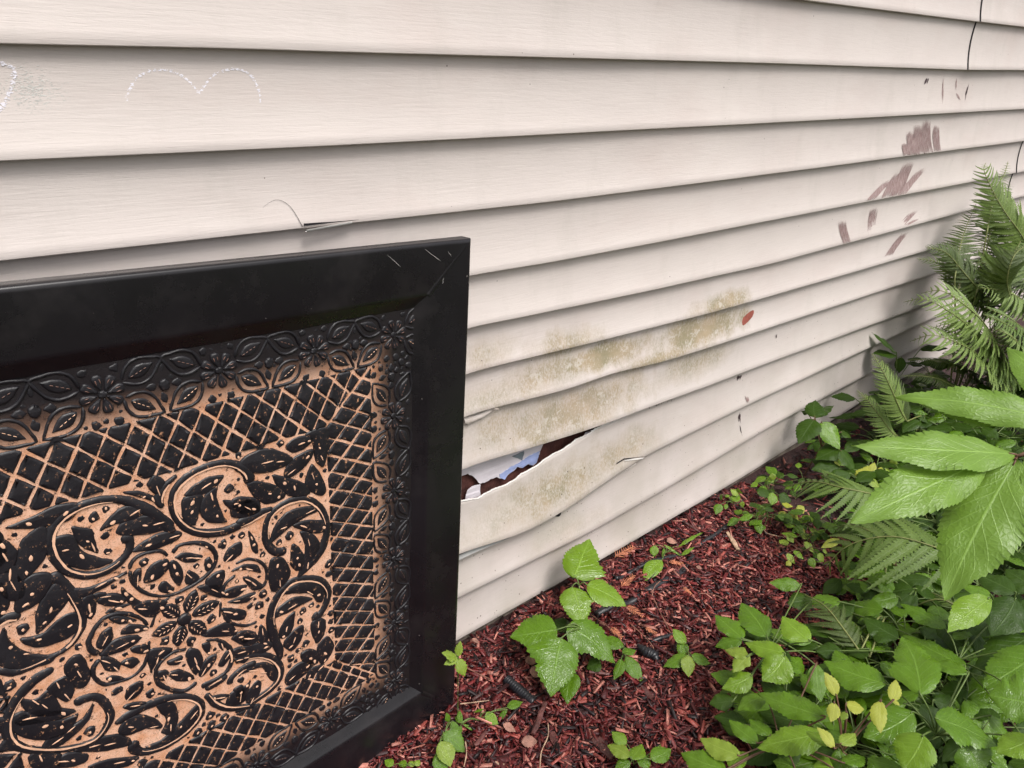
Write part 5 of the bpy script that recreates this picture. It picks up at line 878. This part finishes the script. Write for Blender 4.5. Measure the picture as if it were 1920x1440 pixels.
# fine scratches on the frame
R = random.Random(31); k = 0
sp_ = [((.42, PW-.010), (.455, PW-.033)), ((.345, PW-.012), (.372, PW-.034)), ((.47, PW-.018), (.478, PW-.027)), ((HW-.022, .31), (HW-.024, .345)), ((HW-.058, PW-.06), (HW-.061, PW-.073))]
for a, b in sp_:
    P = [(a[0]+(b[0]-a[0])*t+R.gauss(0, .0004), 0, a[1]+(b[1]-a[1])*t) for t in np.linspace(0, 1, 6)]
    P = [(x, .0009+.006*max(0, min(HW-abs(x), PW-z))/FWD-.0016, z) for x, _, z in P]
    v, f = tube(P, [.0001, .0002, .00025, .0003, .0003, .0002], 4); link('scratch', mesh('scratch', v, f), M['white_edge'], panel)
for x, z in ((HW-.64, PW-.073), (HW-.66, PW-.06), (HW-.035, PW-.33)):
    link('scuff', pad_mesh('scuff', [(x+.004*math.cos(a)*R.uniform(.4, 1), z+.004*math.sin(a)*R.uniform(.4, 1)) for a in np.linspace(0, 6.28, 9)[:-1]], h=.0004, bev=.0004, base=.0055)[0], M['dryleaf'], panel)

# ------------------------------------------------------------------ leaves
CAMP = Vector(CAM['loc'])
def leaf_mesh(b, t, w, seed, teeth=13, depth=.10, shape=.80, fold=.22, droop=.10, up=.75, roll=0., lobes=0):
    """ovate serrate leaf blade from base b to tip t (world points), slightly folded and drooping"""
    R = random.Random(seed); b = Vector(b); t = Vector(t); ax = t-b; L_ = ax.length; ax.normalize()
    hint = Vector((0, 0, 1))*up+(CAMP-(b+t)/2).normalized()*(1-up)+Vector((R.uniform(-.25, .25), R.uniform(-.25, .25), 0))
    nr = (hint-ax*hint.dot(ax))
    nr = nr.normalized(); sd_ = nr.cross(ax)
    if roll: q = Matrix.Rotation(roll, 3, ax); nr = q @ nr; sd_ = q @ sd_
    rows = teeth*2; cols = (0, .33, .68, 1.)
    v = []; f = []; uv = []
    bend = R.uniform(-.06, .06); ph = R.uniform(0, 6); cu = R.uniform(.03, .12); asym = R.uniform(-.14, .14); lob = R.choice((0, 0, -1, 1)) if lobes else 0
    for i in range(rows+1):
        u = i/rows; wd = w*.5*(math.sin(math.pi*u**shape)**.85 if 0 < u < 1 else 0)
        wd *= (1-.25*max(0, u-.6)); 
        if u > .8: wd *= .92
        tooth = 1-(depth if i % 2 else 0)*(.5+R.random()*.7)
        c = b+ax*L_*u+sd_*bend*L_*math.sin(math.pi*u)-nr*droop*L_*(u**2-.25*u)*1.2
        for s in (-1, 1):
            for j, q in enumerate(cols):
                if s == 1 and j == 0: continue
                k = q*(tooth if j == 3 else 1.)*(1+s*asym)
                if lob == s: k *= 1+.30*math.exp(-((u-.30)/.10)**2)-.20*math.exp(-((u-.52)/.05)**2)
                fwd = (.045*L_ if (j == 3 and not i % 2) else 0.)*math.sin(math.pi*u)
                wav = .012*L_*math.sin(u*22+ph+s)*q+cu*wd*math.sin(u*9+ph)*q*q
                p_ = c+sd_*s*wd*k+ax*fwd*.5+nr*(fold*wd*q-fold*.9*wd*q*q+wav-.10*wd*q**3)
                v.append(tuple(p_)); uv.append((u, .5+.5*s*q))
    nc = 7; order = [3, 2, 1, 0, 4, 5, 6]      # left margin .. midrib .. right margin
    for i in range(rows):
        for j in range(nc-1):
            a, c_ = order[j], order[j+1]; f.append((i*nc+a, i*nc+c_, (i+1)*nc+c_, (i+1)*nc+a))
    me = mesh('leaf', v, f); ul = me.uv_layers.new(name='UVMap')
    idx = np.zeros(len(me.loops), int); me.loops.foreach_get('vertex_index', idx)
    ul.data.foreach_set('uv', np.array(uv)[idx].ravel()); return me
seedc = [100]
def plant(name, leaves, label, cat, base=None, group=None, stem='stem', mats=None, srad=.0017, hub=None, **kw):
    bs = [Vector(l[:3]) for l in leaves]; c = sum(bs, Vector())/len(bs)
    if base is None: base = (c.x, c.y)
    root = empty(name, (base[0], base[1], float(ground_z(base[0], base[1])))); tag(root, label, cat, group); inv = inv_of(root)
    rp = Vector(root.location)
    hubs = [Vector(h) for h in hub] if hub else [Vector((c.x, c.y, max(b.z for b in bs)*.55+rp.z*.45))]
    v, f = [], []
    for h in hubs:
        m = (rp+h)/2+Vector((random.uniform(-.01, .01), random.uniform(-.01, .01), 0)); tube(catmull([rp-Vector((0, 0, .02)), m, h], 5), [srad*1.5]*6+[srad]*5, 6, v, f)
    for l in leaves:
        b = Vector(l[:3]); h = min(hubs, key=lambda q: (q-b).length); m = (h+b)/2+Vector((0, 0, .010)); t = Vector(l[3:6]); e = b+(t-b)*.06
        tube(catmull([h, m, b, e], 4), [srad]*9+[srad*.75]*4, 5, v, f)
    link('stem', mesh('stem', v, f), M[stem], root, inv)
    for l in leaves:
        seedc[0] += 1
        me = leaf_mesh(l[:3], l[3:6], l[6], seedc[0], **kw)
        link('leaf', me, mats if mats is not None and not isinstance(mats, list) else (mats or LEAF)[l[7]], root, inv)
    return root
PL = PLANT
plant('ground_elder', PL['elder_front'], 'dense glossy ground elder with broad toothed leaves at the lower right, below yellow sprouts', 'plant', (1.42, -.86), teeth=15, lobes=1)
plant('ground_elder', PL['elder_right'], 'dull dark ground elder at the right edge, under the big pale leaf tip', 'plant', (1.62, -.80), teeth=15, lobes=1)
plant('wrinkled_seedling', PL['wrinkled'], 'small seedling with wrinkled ribbed leaflets just right of the pale leaf tip', 'plant', (1.72, -.78), teeth=10, depth=.05)
plant('ground_elder', PL['elder_left'], 'bright ground elder at the edge of the mulch, left of the small dark fern frond', 'plant', (1.42, -.52), teeth=14, lobes=1)
plant('glossy_shrub', PL['long_leaf'], 'wet shrub with long pointed leaves at the bottom, between mulch and yellow sprouts', 'plant', (1.22, -.72), stem='redstem', teeth=14)
plant('yellow_sprout', PL['yellow_sprout'], 'reddish stem with small bright yellow-green leaves above the dark ground elder', 'plant', (1.27, -.80), stem='redstem', teeth=8, depth=.14)
plant('wall_seedling', PL['wall_glossy'], 'dark glossy round-leaved plant standing against the bottom of the siding', 'plant', (2.25, -.10), stem='redstem', teeth=10, shape=.66)
plant('broad_leaved_weed', PL['broad_dark'], 'dark smooth-leaved weed at the wall beside the fern', 'plant', (2.9, -.10), teeth=6, depth=.0)
plant('ground_elder', PL['trifoliate_mulch'], 'lone wet ground elder with large leaves growing from mulch beside the siding', 'plant', (1.03, -.16), teeth=14, shape=.66, hub=[(1.077, -.118, .098), (1.01, -.20, .055)], lobes=1)
plant('seedling', PL['quad_small'], 'small four-leaved seedling right behind the lone ground elder', 'plant', (1.10, -.26), teeth=7, depth=.05, srad=.001)
plant('seedling', PL['quad_second'], 'small cross-shaped seedling in open mulch by the black hose', 'plant', (1.22, -.32), teeth=7, depth=.07, srad=.001)
plant('seedling', PL['sprout_bottom'], 'round-leaved seedling cut by the bottom edge of the picture in open mulch', 'plant', (1.02, -.47), teeth=9, srad=.001)
plant('seedling', PL['sprout_panel'], 'tiny lime seedling in front of the lower corner of the black panel', 'plant', teeth=6, depth=.2, srad=.0008)
plant('seedling', PL['sprout_low'], 'pale drooping seedling in mulch below the black panel corner', 'plant', teeth=9, srad=.001)
plant('seedling', PL['seedling_corner'], 'row of tiny round leaves sprouting under the bottom edge of the panel', 'plant', teeth=5, depth=.03, srad=.0007)
plant('seedling', PL['seedling_mid'], 'thin sprawling seedling between the panel corner and the corrugated tube', 'plant', teeth=6, depth=.03, srad=.0009)
plant('weed', PL['weed_wall'], 'weed with curled strap leaves lying over the hose near the siding', 'plant', teeth=7, depth=.02, srad=.0009)
plant('seedling', PL['privet_wall'], 'small light green seedling at the wall where the hose ends', 'plant', teeth=6, depth=.02, srad=.0008)
plant('seedling', PL['yellow_privet'], 'yellow-leaved seedling along the left side of the fern', 'plant', teeth=6, depth=.03, srad=.0008)
plant('seedling', PL['pale_seedling'], 'trailing seedling of narrow pale leaves at the mulch edge under the fern tip', 'plant', teeth=6, depth=.02, srad=.0008, stem='redstem')
plant('seedling', PL['dark_seedling'], 'dark and green seedling between the siding and the spreading fern', 'plant', teeth=6, depth=.03, srad=.0008)
plant('seedling', PL['yellow_corner'], 'row of small yellow leaves in the dark gap behind the pale compound leaf', 'plant', teeth=6, depth=.02, srad=.0008)

# near compound leaf of a tall shrub standing just right of the picture
root = empty('tall_shrub', (1.30, -1.02, float(ground_z(1.30, -1.02)))); inv = inv_of(root)
tag(root, 'tall shrub with large pale green toothed leaflets close to the camera', 'shrub')
v, f = [], []
s0 = Vector(root.location)
tube(catmull([s0-Vector((0, 0, .02)), s0+Vector((.03, -.02, .4)), Vector(NEARSTEM[3])+Vector((.05, -.02, -.05)), Vector(NEARSTEM[3])], 8), [.008]*10+[.006]*8+[.004]*7, 8, v, f)
tube(catmull([NEARSTEM[3], NEARSTEM[2], NEARSTEM[1], NEARSTEM[0]], 6), [.0032]*6+[.0026]*6+[.002]*7, 6, v, f)
for l in NEAR: 
    b = Vector(l[:3]); q = min((Vector(p) for p in NEARSTEM), key=lambda p: (p-b).length); tube([q, (q+b)/2, b, b+(Vector(l[3:6])-b)*.05], .0014, 5, v, f)
link('stem', mesh('stem', v, f), M['redstem'], root, inv)
for i, l in enumerate(NEAR):
    link('leaflet', leaf_mesh(l[:3], l[3:6], l[6]*.92, 900+i, teeth=26, depth=.075, shape=.84, fold=.30, droop=.16, up=.55), M['near_leaf'], root, inv)

# ------------------------------------------------------------------ ferns
def pinna_mesh(seed, lobes=17, w=.215, fused=.50):
    """unit-length pinna along +X with toothed pinnules, arching down in Z"""
    R = random.Random(seed); v = []; f = []; uv = []
    dr = R.uniform(.10, .42); sw = R.uniform(.08, .24); n = lobes*2
    for i in range(n+1):
        u = i/n; hw = w*.5*(1-u)**.55*min(1, .55+u*4)
        k = 1. if i % 2 else fused
        if i == n: hw = 0.
        z = -dr*u*u; yc = sw*u*u
        tipx = .024 if i % 2 else 0
        for q, zz in ((-1, .0), (0, -.012), (1, .0)):
            v.append((u+(tipx if q else 0), yc+q*hw*k, z+zz*(1-u)+(.006 if q else 0)*R.uniform(-1, 1))); uv.append((u, .5+.5*q))
    for i in range(n):
        for j in (0, 1): f.append((i*3+j, (i+1)*3+j, (i+1)*3+j+1, i*3+j+1))
    me = mesh('pinna', v, f); ul = me.uv_layers.new(name='UVMap'); idx = np.zeros(len(me.loops), int); me.loops.foreach_get('vertex_index', idx)
    ul.data.foreach_set('uv', np.array(uv)[idx].ravel()); return me
PIN = {}
for mi in range(3):
    PIN[mi] = [pinna_mesh(50+mi*10+i) for i in range(5)]
    for me in PIN[mi]: me.materials.append(M['fern'][mi])
def frond(root, inv, path, plen, mi, npair=24, up=.55, seed=0, ang=62):
    R = random.Random(seed); Q = [Vector(p) for p in catmull(path, 10)]; n = len(Q)
    d = [0.]
    for a, b in zip(Q, Q[1:]): d.append(d[-1]+(b-a).length)
    L_ = d[-1]
    v, f = tube([Q[i] for i in range(0, n, 2)], [.0022*(1-.75*i/n)+.0004 for i in range(0, n, 2)], 5)
    fo = link('frond', mesh('frond', v, f), M['rachis'], root, inv)
    npair = max(9, int(L_/max(.009, plen*.145)))
    for i in range(npair):
        u = .06+.93*(i+.3)/npair; s = u*L_; j = max(1, min(n-1, int(np.searchsorted(d, s)))); t = (s-d[j-1])/(d[j]-d[j-1]+1e-9)
        c = Q[j-1].lerp(Q[j], t); tg = (Q[min(j+2, n-1)]-Q[max(j-3, 0)]).normalized()
        hint = Vector((0, 0, 1))*up+(CAMP-c).normalized()*(1-up); nr = (hint-tg*hint.dot(tg)).normalized(); sd_ = nr.cross(tg)
        ln = plen*(min(1, .45+2.2*u))*(1-u)**.62*1.12
        ln = max(ln, plen*.06)
        for s_ in (-1, 1):
            a = math.radians(ang-14*u+R.uniform(-6, 6)); xd = (tg*math.cos(a)+sd_*s_*math.sin(a)-nr*R.uniform(.0, .22)).normalized()
            z = (nr-xd*nr.dot(xd)).normalized(); y = z.cross(xd)
            if s_ < 0: ysc = 1
            sc_ = ln*R.uniform(.9, 1.08)
            m = Matrix((xd*sc_, y*sc_*(1 if s_ > 0 else -1), z*sc_)).transposed().to_4x4(); m.translation = c
            # arch always towards the frond tip
            if (y*(1 if s_ > 0 else -1)).dot(tg) < 0: m = m @ Matrix.Diagonal((1, -1, 1, 1))
            o = link('pinna', R.choice(PIN[mi]), None, fo); o.matrix_basis = m
    return fo
def fern(fronds, label, base, mis, group=None, seeds=0, up=.55, extra=0):
    root = empty('fern', (base[0], base[1], float(ground_z(*base)))); tag(root, label, 'fern', group); inv = inv_of(root); rp = Vector(root.location)
    for i, (path, pl) in enumerate(fronds):
        p0 = Vector(path[0]); P = [list(p) for p in path]
        # bare stipe from the crown up to the first pinnae
        q = rp.lerp(p0, .55)+Vector((0, 0, .06)) if p0.z > rp.z+.05 else rp.lerp(p0, .5)
        v, f = tube(catmull([rp, q, p0], 6), .0024, 5); link('stipe', mesh('stipe', v, f), M['rachis'], root, inv)
        frond(root, inv, P, pl*1.12, mis[i % len(mis)], seed=seeds+i, up=up)
    RR = random.Random(seeds+500)
    for i in range(extra):
        path, pl = RR.choice(fronds); o = Vector((RR.uniform(-.10, .16), RR.uniform(-.06, .05), RR.uniform(-.14, .03)))
        P = [tuple(Vector(p)+o*(.35+.65*j/(len(path)-1))+Vector((0, 0, -.02))) for j, p in enumerate(path)]
        if min(p[2]-float(ground_z(p[0], p[1])) for p in P) < .03 or max(p[1] for p in P) > -.05: continue
        v, f = tube(catmull([rp, rp.lerp(Vector(P[0]), .55)+Vector((0, 0, .04)), P[0]], 6), .0024, 5); link('stipe', mesh('stipe', v, f), M['rachis'], root, inv)
        frond(root, inv, P, pl*RR.uniform(.8, 1.1), RR.choice(mis+(1,)), seed=seeds+200+i, up=up)
    return root
fern(FERN['mid'], 'low spreading fern with two wide fronds over the mulch edge', (2.25, -.55), (0, 0), seeds=10, up=.7)
fern(FERN['small'], 'small dark fern low among the ground elder leaves', (1.75, -.62), (1, 0), seeds=30, up=.75)
fern(FERN['low'], 'fern with a narrow bright frond hanging beside the base of the siding', (2.95, -.30), (2, 1, 1, 1), seeds=50, up=.4, extra=4)
fern(FERN['bright'], 'large arching pale green fern at the right, in front of the siding', (3.05, -.42), (2, 0, 2, 0, 2, 1), seeds=70, up=.35, extra=14)
fern(FERN['tall'], 'tall upright fern whose tips reach highest up the siding', (3.15, -.25), (2, 0, 1, 1, 0, 1, 1), seeds=90, up=.3, extra=9)

# extra undergrowth that closes the planting behind and to the right of the picture
R = random.Random(77)
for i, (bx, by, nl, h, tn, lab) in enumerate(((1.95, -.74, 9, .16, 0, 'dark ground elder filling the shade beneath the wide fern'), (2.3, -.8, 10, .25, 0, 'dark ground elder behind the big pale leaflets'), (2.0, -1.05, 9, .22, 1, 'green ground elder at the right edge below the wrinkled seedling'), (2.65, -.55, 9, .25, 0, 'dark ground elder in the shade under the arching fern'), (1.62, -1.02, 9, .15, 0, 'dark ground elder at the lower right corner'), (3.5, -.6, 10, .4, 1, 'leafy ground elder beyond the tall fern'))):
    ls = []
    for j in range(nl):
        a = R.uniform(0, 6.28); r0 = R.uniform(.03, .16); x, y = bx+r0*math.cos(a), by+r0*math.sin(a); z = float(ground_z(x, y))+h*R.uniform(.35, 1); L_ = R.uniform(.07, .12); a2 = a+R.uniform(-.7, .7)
        ls.append([x, y, z, x+L_*math.cos(a2), y+L_*math.sin(a2), z-R.uniform(0, .03), L_*R.uniform(.5, .65), tn if R.random() < .75 else 1])  # dark tone puts the shade of the planting into the leaf colour
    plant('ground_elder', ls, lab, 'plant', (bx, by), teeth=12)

bound_x, bound_y = (1.00, 1.20, 1.40, 1.62, 1.95, 2.15, 2.35, 2.8, 3.8), (-.66, -.60, -.60, -.56, -.46, -.30, -.20, -.14, -.16)
for i in range(132):
    while True:
        bx, by = (R.uniform(2.2, 3.1), R.uniform(-.6, -.16)) if i < 26 else ((R.uniform(1.1, 1.95), R.uniform(-1.2, -.5)) if i < 66 else (R.uniform(1.05, 3.6), R.uniform(-1.25, -.12)))
        if by < np.interp(bx, bound_x, bound_y)-.02 and by > -.56-(bx-.98)*.80-.22 and by > -1.25 and (bx < 2.4 or R.random() < .7): break
    ls = []; front = bx < 2.0
    for j in range(11):
        a = R.uniform(0, 6.28); r0 = R.uniform(.02, .15); x, y = bx+r0*math.cos(a), by+r0*math.sin(a); z = float(ground_z(x, y))+(.115 if front else (.13 if bx < 2.6 else .24))*R.uniform(.25, 1); L_ = R.uniform(.06, .10); a2 = a+R.uniform(-.7, .7)
        ls.append([x, y, z, x+L_*math.cos(a2), y+L_*math.sin(a2), z-R.uniform(0, .03), L_*R.uniform(.5, .68), 1 if R.random() < (.50 if front else .10) else 0])  # mostly the dark tone: undergrowth shade painted into the leaves
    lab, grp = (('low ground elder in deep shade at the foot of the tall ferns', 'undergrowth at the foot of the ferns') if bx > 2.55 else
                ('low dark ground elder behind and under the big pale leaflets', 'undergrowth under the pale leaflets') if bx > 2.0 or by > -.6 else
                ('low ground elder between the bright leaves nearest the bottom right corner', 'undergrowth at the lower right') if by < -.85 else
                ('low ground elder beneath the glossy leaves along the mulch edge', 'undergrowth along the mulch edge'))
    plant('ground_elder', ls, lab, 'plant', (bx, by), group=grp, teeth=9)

for i in range(16):
    while True:
        bx, by = R.uniform(1.82, 2.45), R.uniform(-.40, -.05)
        if by < -.05-.42*max(0, 2.12-bx) or bx > 2.1: break
    ls = []
    for j in range(10):
        a = R.uniform(0, 6.28); r0 = R.uniform(.01, .07); x, y = bx+r0*math.cos(a), min(-.03, by+r0*math.sin(a)); z = float(ground_z(x, y))+.085*R.uniform(.25, 1); L_ = R.uniform(.028, .055); a2 = a+R.uniform(-.7, .7)
        ls.append([x, y, z, x+L_*math.cos(a2), min(-.012, y+L_*math.sin(a2)), z-R.uniform(-.01, .02), L_*R.uniform(.5, .7), R.choice((0, 0, 0, 1, 1, 2))])
    plant('seedling', ls, 'low small-leaved ground cover between the siding and the spreading fern', 'plant', (bx, by), group='ground cover at the wall base', teeth=6, depth=.05, srad=.0008)

# ------------------------------------------------------------------ mulch
N = 56000
rg = np.random.default_rng(5)
na = int(N*.72)
cx = np.concatenate([rg.uniform(.40, 2.0, na), rg.uniform(-.6, 3.2, N-na)]); cy = np.concatenate([-.012-rg.random(na)**1.15*.72, rg.uniform(-1.35, -.012, N-na)])
ln = np.clip(np.exp(rg.normal(math.log(.0155), .62, N)), .004, .062); big = rg.random(N) < .07; ln = np.where(big, rg.uniform(.018, .046, N), ln); wd = ln*rg.uniform(.07, .34, N); wd = np.clip(wd, .0008, np.where(big, .0125, .0075)); th = np.clip(wd*rg.uniform(.25, .7, N), .0005, .0030)
yaw = rg.uniform(0, 2*np.pi, N); pit = rg.normal(0, .20, N); rol = rg.normal(0, .5, N)
lump = .006*np.sin(cx*23+cy*11)*np.sin(cy*31-cx*7)+.004*np.sin(cx*57)*np.sin(cy*49)
cz = ground_z(cx, cy)+.002+rg.random(N)**1.5*.013+lump
ux = np.stack([np.cos(yaw)*np.cos(pit), np.sin(yaw)*np.cos(pit), np.sin(pit)], 1)
s1 = np.stack([-np.sin(yaw), np.cos(yaw), np.zeros(N)], 1); n1 = np.cross(ux, s1)
s2 = s1*np.cos(rol)[:, None]+n1*np.sin(rol)[:, None]; n2 = np.cross(ux, s2)
cen = np.stack([cx, cy, cz], 1)
Vv = np.zeros((N, 8, 3)); bendv = rg.normal(0, .06, N)
k = 0
for a in (-1, 1):
    for b in (-1, 1):
        for c in (-1, 1):
            j = rg.uniform(.55, 1.25, (N, 3))
            Vv[:, k] = cen+ux*(a*ln*.5*rg.uniform(.8, 1.1, N))[:, None]+s2*(b*wd*.5*j[:, 1]+(bendv*ln*a*a))[:, None]+n2*(c*th*.5*j[:, 2])[:, None]; k += 1
Ff = np.array([(0, 1, 3, 2), (4, 6, 7, 5), (0, 4, 5, 1), (2, 3, 7, 6), (0, 2, 6, 4), (1, 5, 7, 3)])
F = (Ff[None]+(np.arange(N)*8)[:, None, None]).reshape(-1, 4)
me = bpy.data.meshes.new('mulch'); me.vertices.add(N*8); me.vertices.foreach_set('co', Vv.ravel())
me.loops.add(F.size); me.loops.foreach_set('vertex_index', F.ravel().astype(np.int32)); me.polygons.add(len(F)); me.polygons.foreach_set('loop_start', np.arange(0, F.size, 4, dtype=np.int32)); me.update(calc_edges=True); me.validate()
pal = np.array([(.070, .008, .009), (.125, .014, .015), (.026, .005, .006), (.200, .034, .031), (.34, .075, .058), (.54, .215, .165), (.009, .004, .005), (.170, .019, .019)])
ci = rg.choice(8, N, p=[.18, .17, .13, .15, .12, .10, .085, .065]); cc = pal[ci]*rg.uniform(.75, 1.25, (N, 1))
at = me.attributes.new('chip', 'FLOAT_COLOR', 'POINT'); ca = np.ones((N, 8, 4)); ca[:, :, :3] = cc[:, None]; at.data.foreach_set('color', ca.ravel())
tag(link('mulch', me, M['mulch']), 'shredded red-brown wood mulch covering the bed along the wall', 'mulch', kind='stuff')

# hoses lying in the mulch
for pts, lab, rad in ((HOSE[0], 'thin black hose that curves down from the wall base', .0070), (HOSE[1], 'wide black strip hose running diagonally behind the lone ground elder', .0115), (HOSE[2], 'black hose half buried in the middle of the mulch, by the cross-shaped seedling', .0065)):
    Q = catmull(pts, 8); Q[:, 2] += -.004-.012*np.abs(np.sin(np.arange(len(Q))*.13+.6))**2; 
    root = empty('hose', (float(Q[0][0]), float(Q[0][1]), float(Q[0][2])))
    bpy.data.objects.remove(root)
    v, f = tube(Q, [rad*(1+.08*math.sin(i*.9)) for i in range(len(Q))], 10); tag(link('garden_hose', mesh('garden_hose', v, f), M['hose']), lab, 'hose')
Q = catmull(CORR, 14); v, f = tube(Q, [.0125+.0016*math.cos(i*2.1) for i in range(len(Q))], 14)
Q[:, 2] -= .004
v, f = tube(Q, [.0118+.0011*math.cos(i*2.1) for i in range(len(Q))], 14)
tag(link('corrugated_tube', mesh('corrugated_tube', v, f), M['hose']), 'short black corrugated tube poking out of the mulch', 'tube')
Q = catmull(LUMP, 8); v, f = tube(Q, [.004+.011*math.sin(math.pi*(i+.5)/len(Q))*(1+.25*math.sin(i*2.3)) for i in range(len(Q))], 9)
tag(link('plastic_scrap', mesh('plastic_scrap', v, f), M['hose']), 'crumpled black plastic scrap in the mulch beside the four-leaved seedling', 'plastic scrap')
# larger bark pieces
R = random.Random(41)
blab = ['long bark slab at the bottom edge of the mulch', 'bark chunk right of the long slab at the bottom', 'bark sliver between the panel corner and the corrugated tube', 'bark sliver below the sprawling seedling', 'upright dark bark splinter under the lone ground elder', 'long bark sliver right of the plastic scrap', 'square reddish chip in the middle of the open mulch', 'dark bark piece left of the round-leaved bottom seedling', 'bark flake close under the siding', 'broad pale chip near the thin hose', 'dark chip between the hoses', 'dark chip above the cross-shaped seedling', 'flat chip left of the square reddish chip', 'pale peeled stick at the very bottom of the mulch', 'wet chip beneath the four-leaved seedling']
bw = [.022, .02, .008, .010, .012, .009, .016, .02, .008, .014, .010, .008, .009, .009, .009]
for (a, b), lab, w in zip(CHIPS, blab, bw):
    a = Vector(a); b = Vector(b); d = b-a; L_ = d.length; d.normalize(); up = Vector((R.uniform(-.2, .2), R.uniform(-.2, .2), 1)); s = d.cross(up).normalized(); up = s.cross(d)
    v = []; f = []; n = 7
    for i in range(n):
        t = i/(n-1); ww = w*.5*(.75+.25*math.sin(math.pi*t))*R.uniform(.8, 1.15); hh = .0035*R.uniform(.7, 1.2)
        c = a.lerp(b, t)+Vector((0, 0, -.006))+s*R.uniform(-.001, .001)
        for q, h in ((-1, -.6), (-1, .3), (-.4, 1), (.4, .9), (1, .3), (1, -.6)): v.append(tuple(c+s*ww*q*R.uniform(.9, 1.1)+up*hh*h))
    for i in range(n-1):
        for j in range(6): k = (j+1) % 6; f.append((i*6+j, i*6+k, (i+1)*6+k, (i+1)*6+j))
    f.append(tuple(range(6))[::-1]); f.append(tuple((n-1)*6+j for j in range(6)))
    tag(link('bark_chip', mesh('bark_chip', v, f, False), M['paletwig'] if 'pale' in lab else M['bark']), lab, 'bark chip', 'larger bark chips in the mulch')
tl = ['thin twig standing over the mulch above the cross-shaped seedling', 'thin twig right of the lone ground elder', 'thin twig crossing the plastic scrap', 'pale straight twig beside the sprawling seedling', 'bent green-grey stalk rising from the bottom edge', 'white dry stalk below the drooping seedling', 'pale twig near the yellow-leaved seedling', 'reddish twig in the upper middle mulch', 'twig behind the tiny lime seedling', 'thin twig crossing the wide black strip hose']
for i, (pts, lab) in enumerate(zip(TWIG, tl)):
    Q = catmull(pts, 6); v, f = tube(Q, [.0013+.0004*math.sin(j) for j in range(len(Q))], 5); tag(link('twig', mesh('twig', v, f), M['paletwig' if i in (3, 4, 5, 6) else 'twig']), lab, 'twig', 'twigs on the mulch')
dl = ['curled brown dry leaf left of the lone ground elder', 'hanging brown dry leaf behind the lone ground elder', 'crumpled dry leaf below the corrugated tube', 'brown dry leaf at the bottom of the mulch', 'pinkish dry leaf by the curled weed at the siding', 'small reddish dry leaf between the hoses', 'dry leaf by the wall next to the panel']
for i, ((a, b), lab) in enumerate(zip(DRYLEAF, dl)):
    L_ = (Vector(a)-Vector(b)).length
    tag(link('dry_leaf', leaf_mesh(a, b, L_*.7, 700+i, teeth=6, depth=.15, fold=.6, droop=.3), M['dryleaf']), lab, 'dry leaf', 'dry leaves on the mulch')
cl = ['orange cedar sprig beside the siding', 'orange cedar sprig left of the thin hose', 'orange cedar sprig over the wide black hose', 'pale cedar sprig right of the lone ground elder', 'cedar sprig in the upper middle mulch', 'cedar sprig just above the lone ground elder leaves', 'cedar sprig left of the thin standing twig', 'cedar sprig above the plastic scrap']
R = random.Random(9)
for (a, b), lab in zip(CEDAR, cl):
    a = Vector(a); b = Vector(b); d = (b-a); L_ = d.length; d.normalize(); s = d.cross(Vector((0, 0, 1))).normalized(); v, f = [], []
    tube([a, (a+b)/2+Vector((0, 0, .003)), b], .0012, 5, v, f)
    for i in range(9):
        t = (i+.5)/9; c = a.lerp(b, t)+Vector((0, 0, .002))
        for q in (-1, 1):
            e = c+(d*.7+s*q*.8)*L_*.32*(1-.6*t)+Vector((0, 0, R.uniform(-.002, .004))); tube([c, (c+e)/2+Vector((0, 0, .001)), e], [.0011, .0012, .0006], 4, v, f)
    tag(link('cedar_sprig', mesh('cedar_sprig', v, f), M['cedar']), lab, 'cedar sprig', 'dry cedar sprigs in the mulch')
